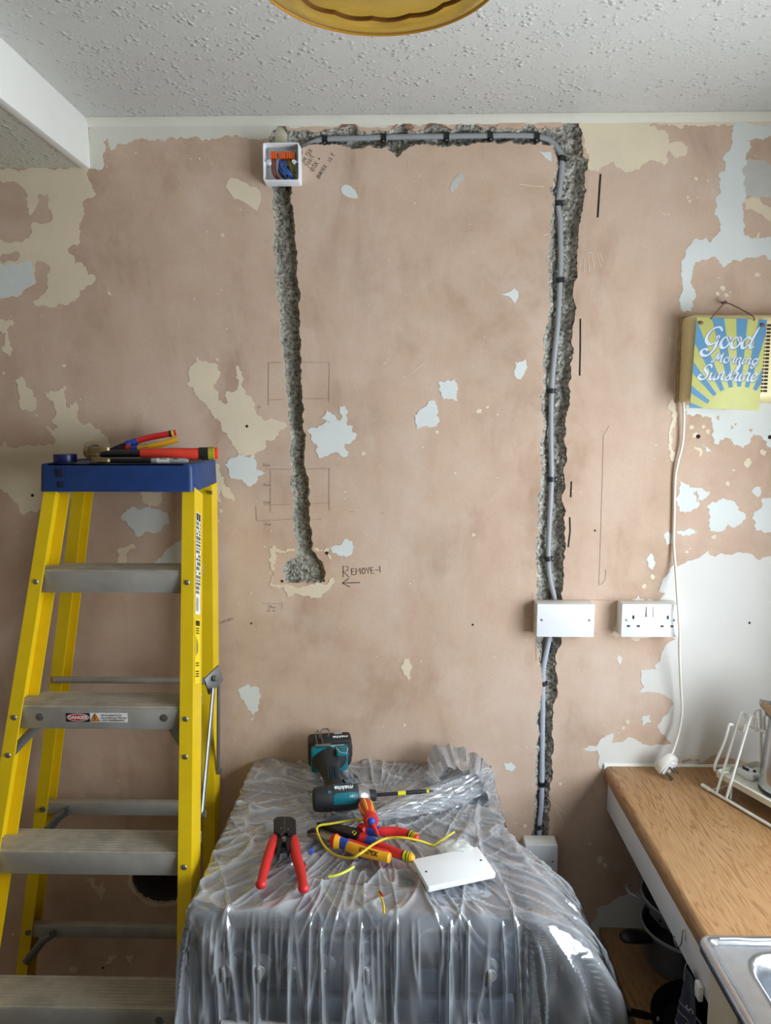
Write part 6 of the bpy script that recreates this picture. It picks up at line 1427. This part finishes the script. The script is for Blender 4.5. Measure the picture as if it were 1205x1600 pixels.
for v in (.185, .235, .305): part('stripe', STP, t, lambda b: b.loft([[tw(u, v + dv_) + Vector((-.0016, 0, 0)) for u in np.linspace(-.95, .35, 26)] for dv_ in (0, .006)]))
for k, ch in enumerate('SALT'):
    q = tw(.62, .14 + .085 * k) + Vector((-.004, -.002, 0)); text_mesh(ch, .024, 'towel_print', STP, t, Matrix.Translation(q) @ Matrix.Rotation(-PI / 2 + .5, 4, 'Z') @ WF @ Matrix.Rotation(-PI / 2, 4, 'Z'))
part('towel_ring', UREA, un, lambda b: b.box((WX + .004, -.655, .790), (.010, .022, .030), bev=.003), world=True)

# ------------------------------------------------------------------ amber glass ceiling shade
def m_amber():
    m = bpy.data.materials.new('amber_glass'); nt = NT(m)
    nt.n.remove(nt.bsdf)
    tr = nt.add('ShaderNodeBsdfTransparent'); tr.inputs[0].default_value = rgb((252, 226, 150))
    gl = nt.add('ShaderNodeBsdfGlossy'); gl.inputs[0].default_value = (1, .95, .8, 1); gl.inputs[1].default_value = .06
    tl = nt.add('ShaderNodeBsdfTranslucent'); tl.inputs[0].default_value = rgb((250, 220, 130))
    mx = nt.add('ShaderNodeMixShader'); lw = nt.add('ShaderNodeLayerWeight'); lw.inputs[0].default_value = .45
    nt.link(nt.math('ADD', .20, nt.math('MULTIPLY', lw.outputs['Facing'], .5)), mx.inputs[0]); nt.link(tr.outputs[0], mx.inputs[1]); nt.link(tl.outputs[0], mx.inputs[2])
    fr = nt.add('ShaderNodeFresnel'); fr.inputs[0].default_value = 1.5; m2 = nt.add('ShaderNodeMixShader')
    nt.link(fr.outputs[0], m2.inputs[0]); nt.link(mx.outputs[0], m2.inputs[1]); nt.link(gl.outputs[0], m2.inputs[2]); nt.link(m2.outputs[0], nt.out.inputs[0])
    return m
AMB = m_amber()
lc_ = Vector((-.028, -.975, 2.353))
lt = thing('ceiling_lamp', 'amber fluted glass lampshade hanging below the ceiling', 'lamp', lc_)
flute = lambda amt: (lambda a, j: 1 + amt * (.5 + .5 * math.cos(20 * a)) * (1 if 0 < j else 0))
part('shade', AMB, lt, lambda b: b.lathe([(.001, .016), (.05, .015), (.10, .013), (.118, .010), (.130, .004), (.141, -.002), (.147, -.002), (.150, .002), (.152, .010), (.158, .030), (.175, .065), (.198, .100), (.206, .112), (.209, .116)], 160, mod=lambda a, j: 1 + (.004 * math.cos(15 * a) if j > 8 else 0)))
part('scalloped_rim', mat('dark_amber_edge', (92, 54, 14), .25), lt, lambda b: b.tube([((.121 + .005 * abs(math.sin(7.5 * a))) * math.cos(a), (.121 + .005 * abs(math.sin(7.5 * a))) * math.sin(a), .0055) for a in [2 * PI * k / 240 for k in range(240)]], .0030, 6, closed=True))
part('outer_bead', mat('deep_amber_edge', (168, 118, 34), .2), lt, lambda b: b.tube([(.1490 * math.cos(a), .1490 * math.sin(a), -.0015) for a in [2 * PI * k / 120 for k in range(120)]], .0026, 6, closed=True))
part('lamp_holder', UREA, lt, lambda b: b.lathe([(.001, .10), (.020, .10), (.022, .125), (.016, .15), (.001, .152)], 24))
part('bulb', mat('opal_bulb', (240, 238, 230), .3), lt, lambda b: b.lathe([(.001, .040), (.018, .046), (.027, .062), (.024, .082), (.014, .100)], 24))
part('ceiling_rose', UREA, lt, lambda b: b.lathe([(.001, .170), (.030, .172), (.045, .190), (.048, CEIL - lc_.z - .001), (.001, CEIL - lc_.z - .001)], 32))
part('flex', UREA2, lt, lambda b: b.cyl((0, 0, .148), (0, 0, .176), .005, n=10))
part('gallery', BRASS, lt, lambda b: [b.tube([(.020 * math.cos(a), .020 * math.sin(a), .135), (.198 * math.cos(a), .198 * math.sin(a), .114)], .0022, 6) for a in (.5, .5 + 2 * PI / 3, .5 + 4 * PI / 3)] and None)
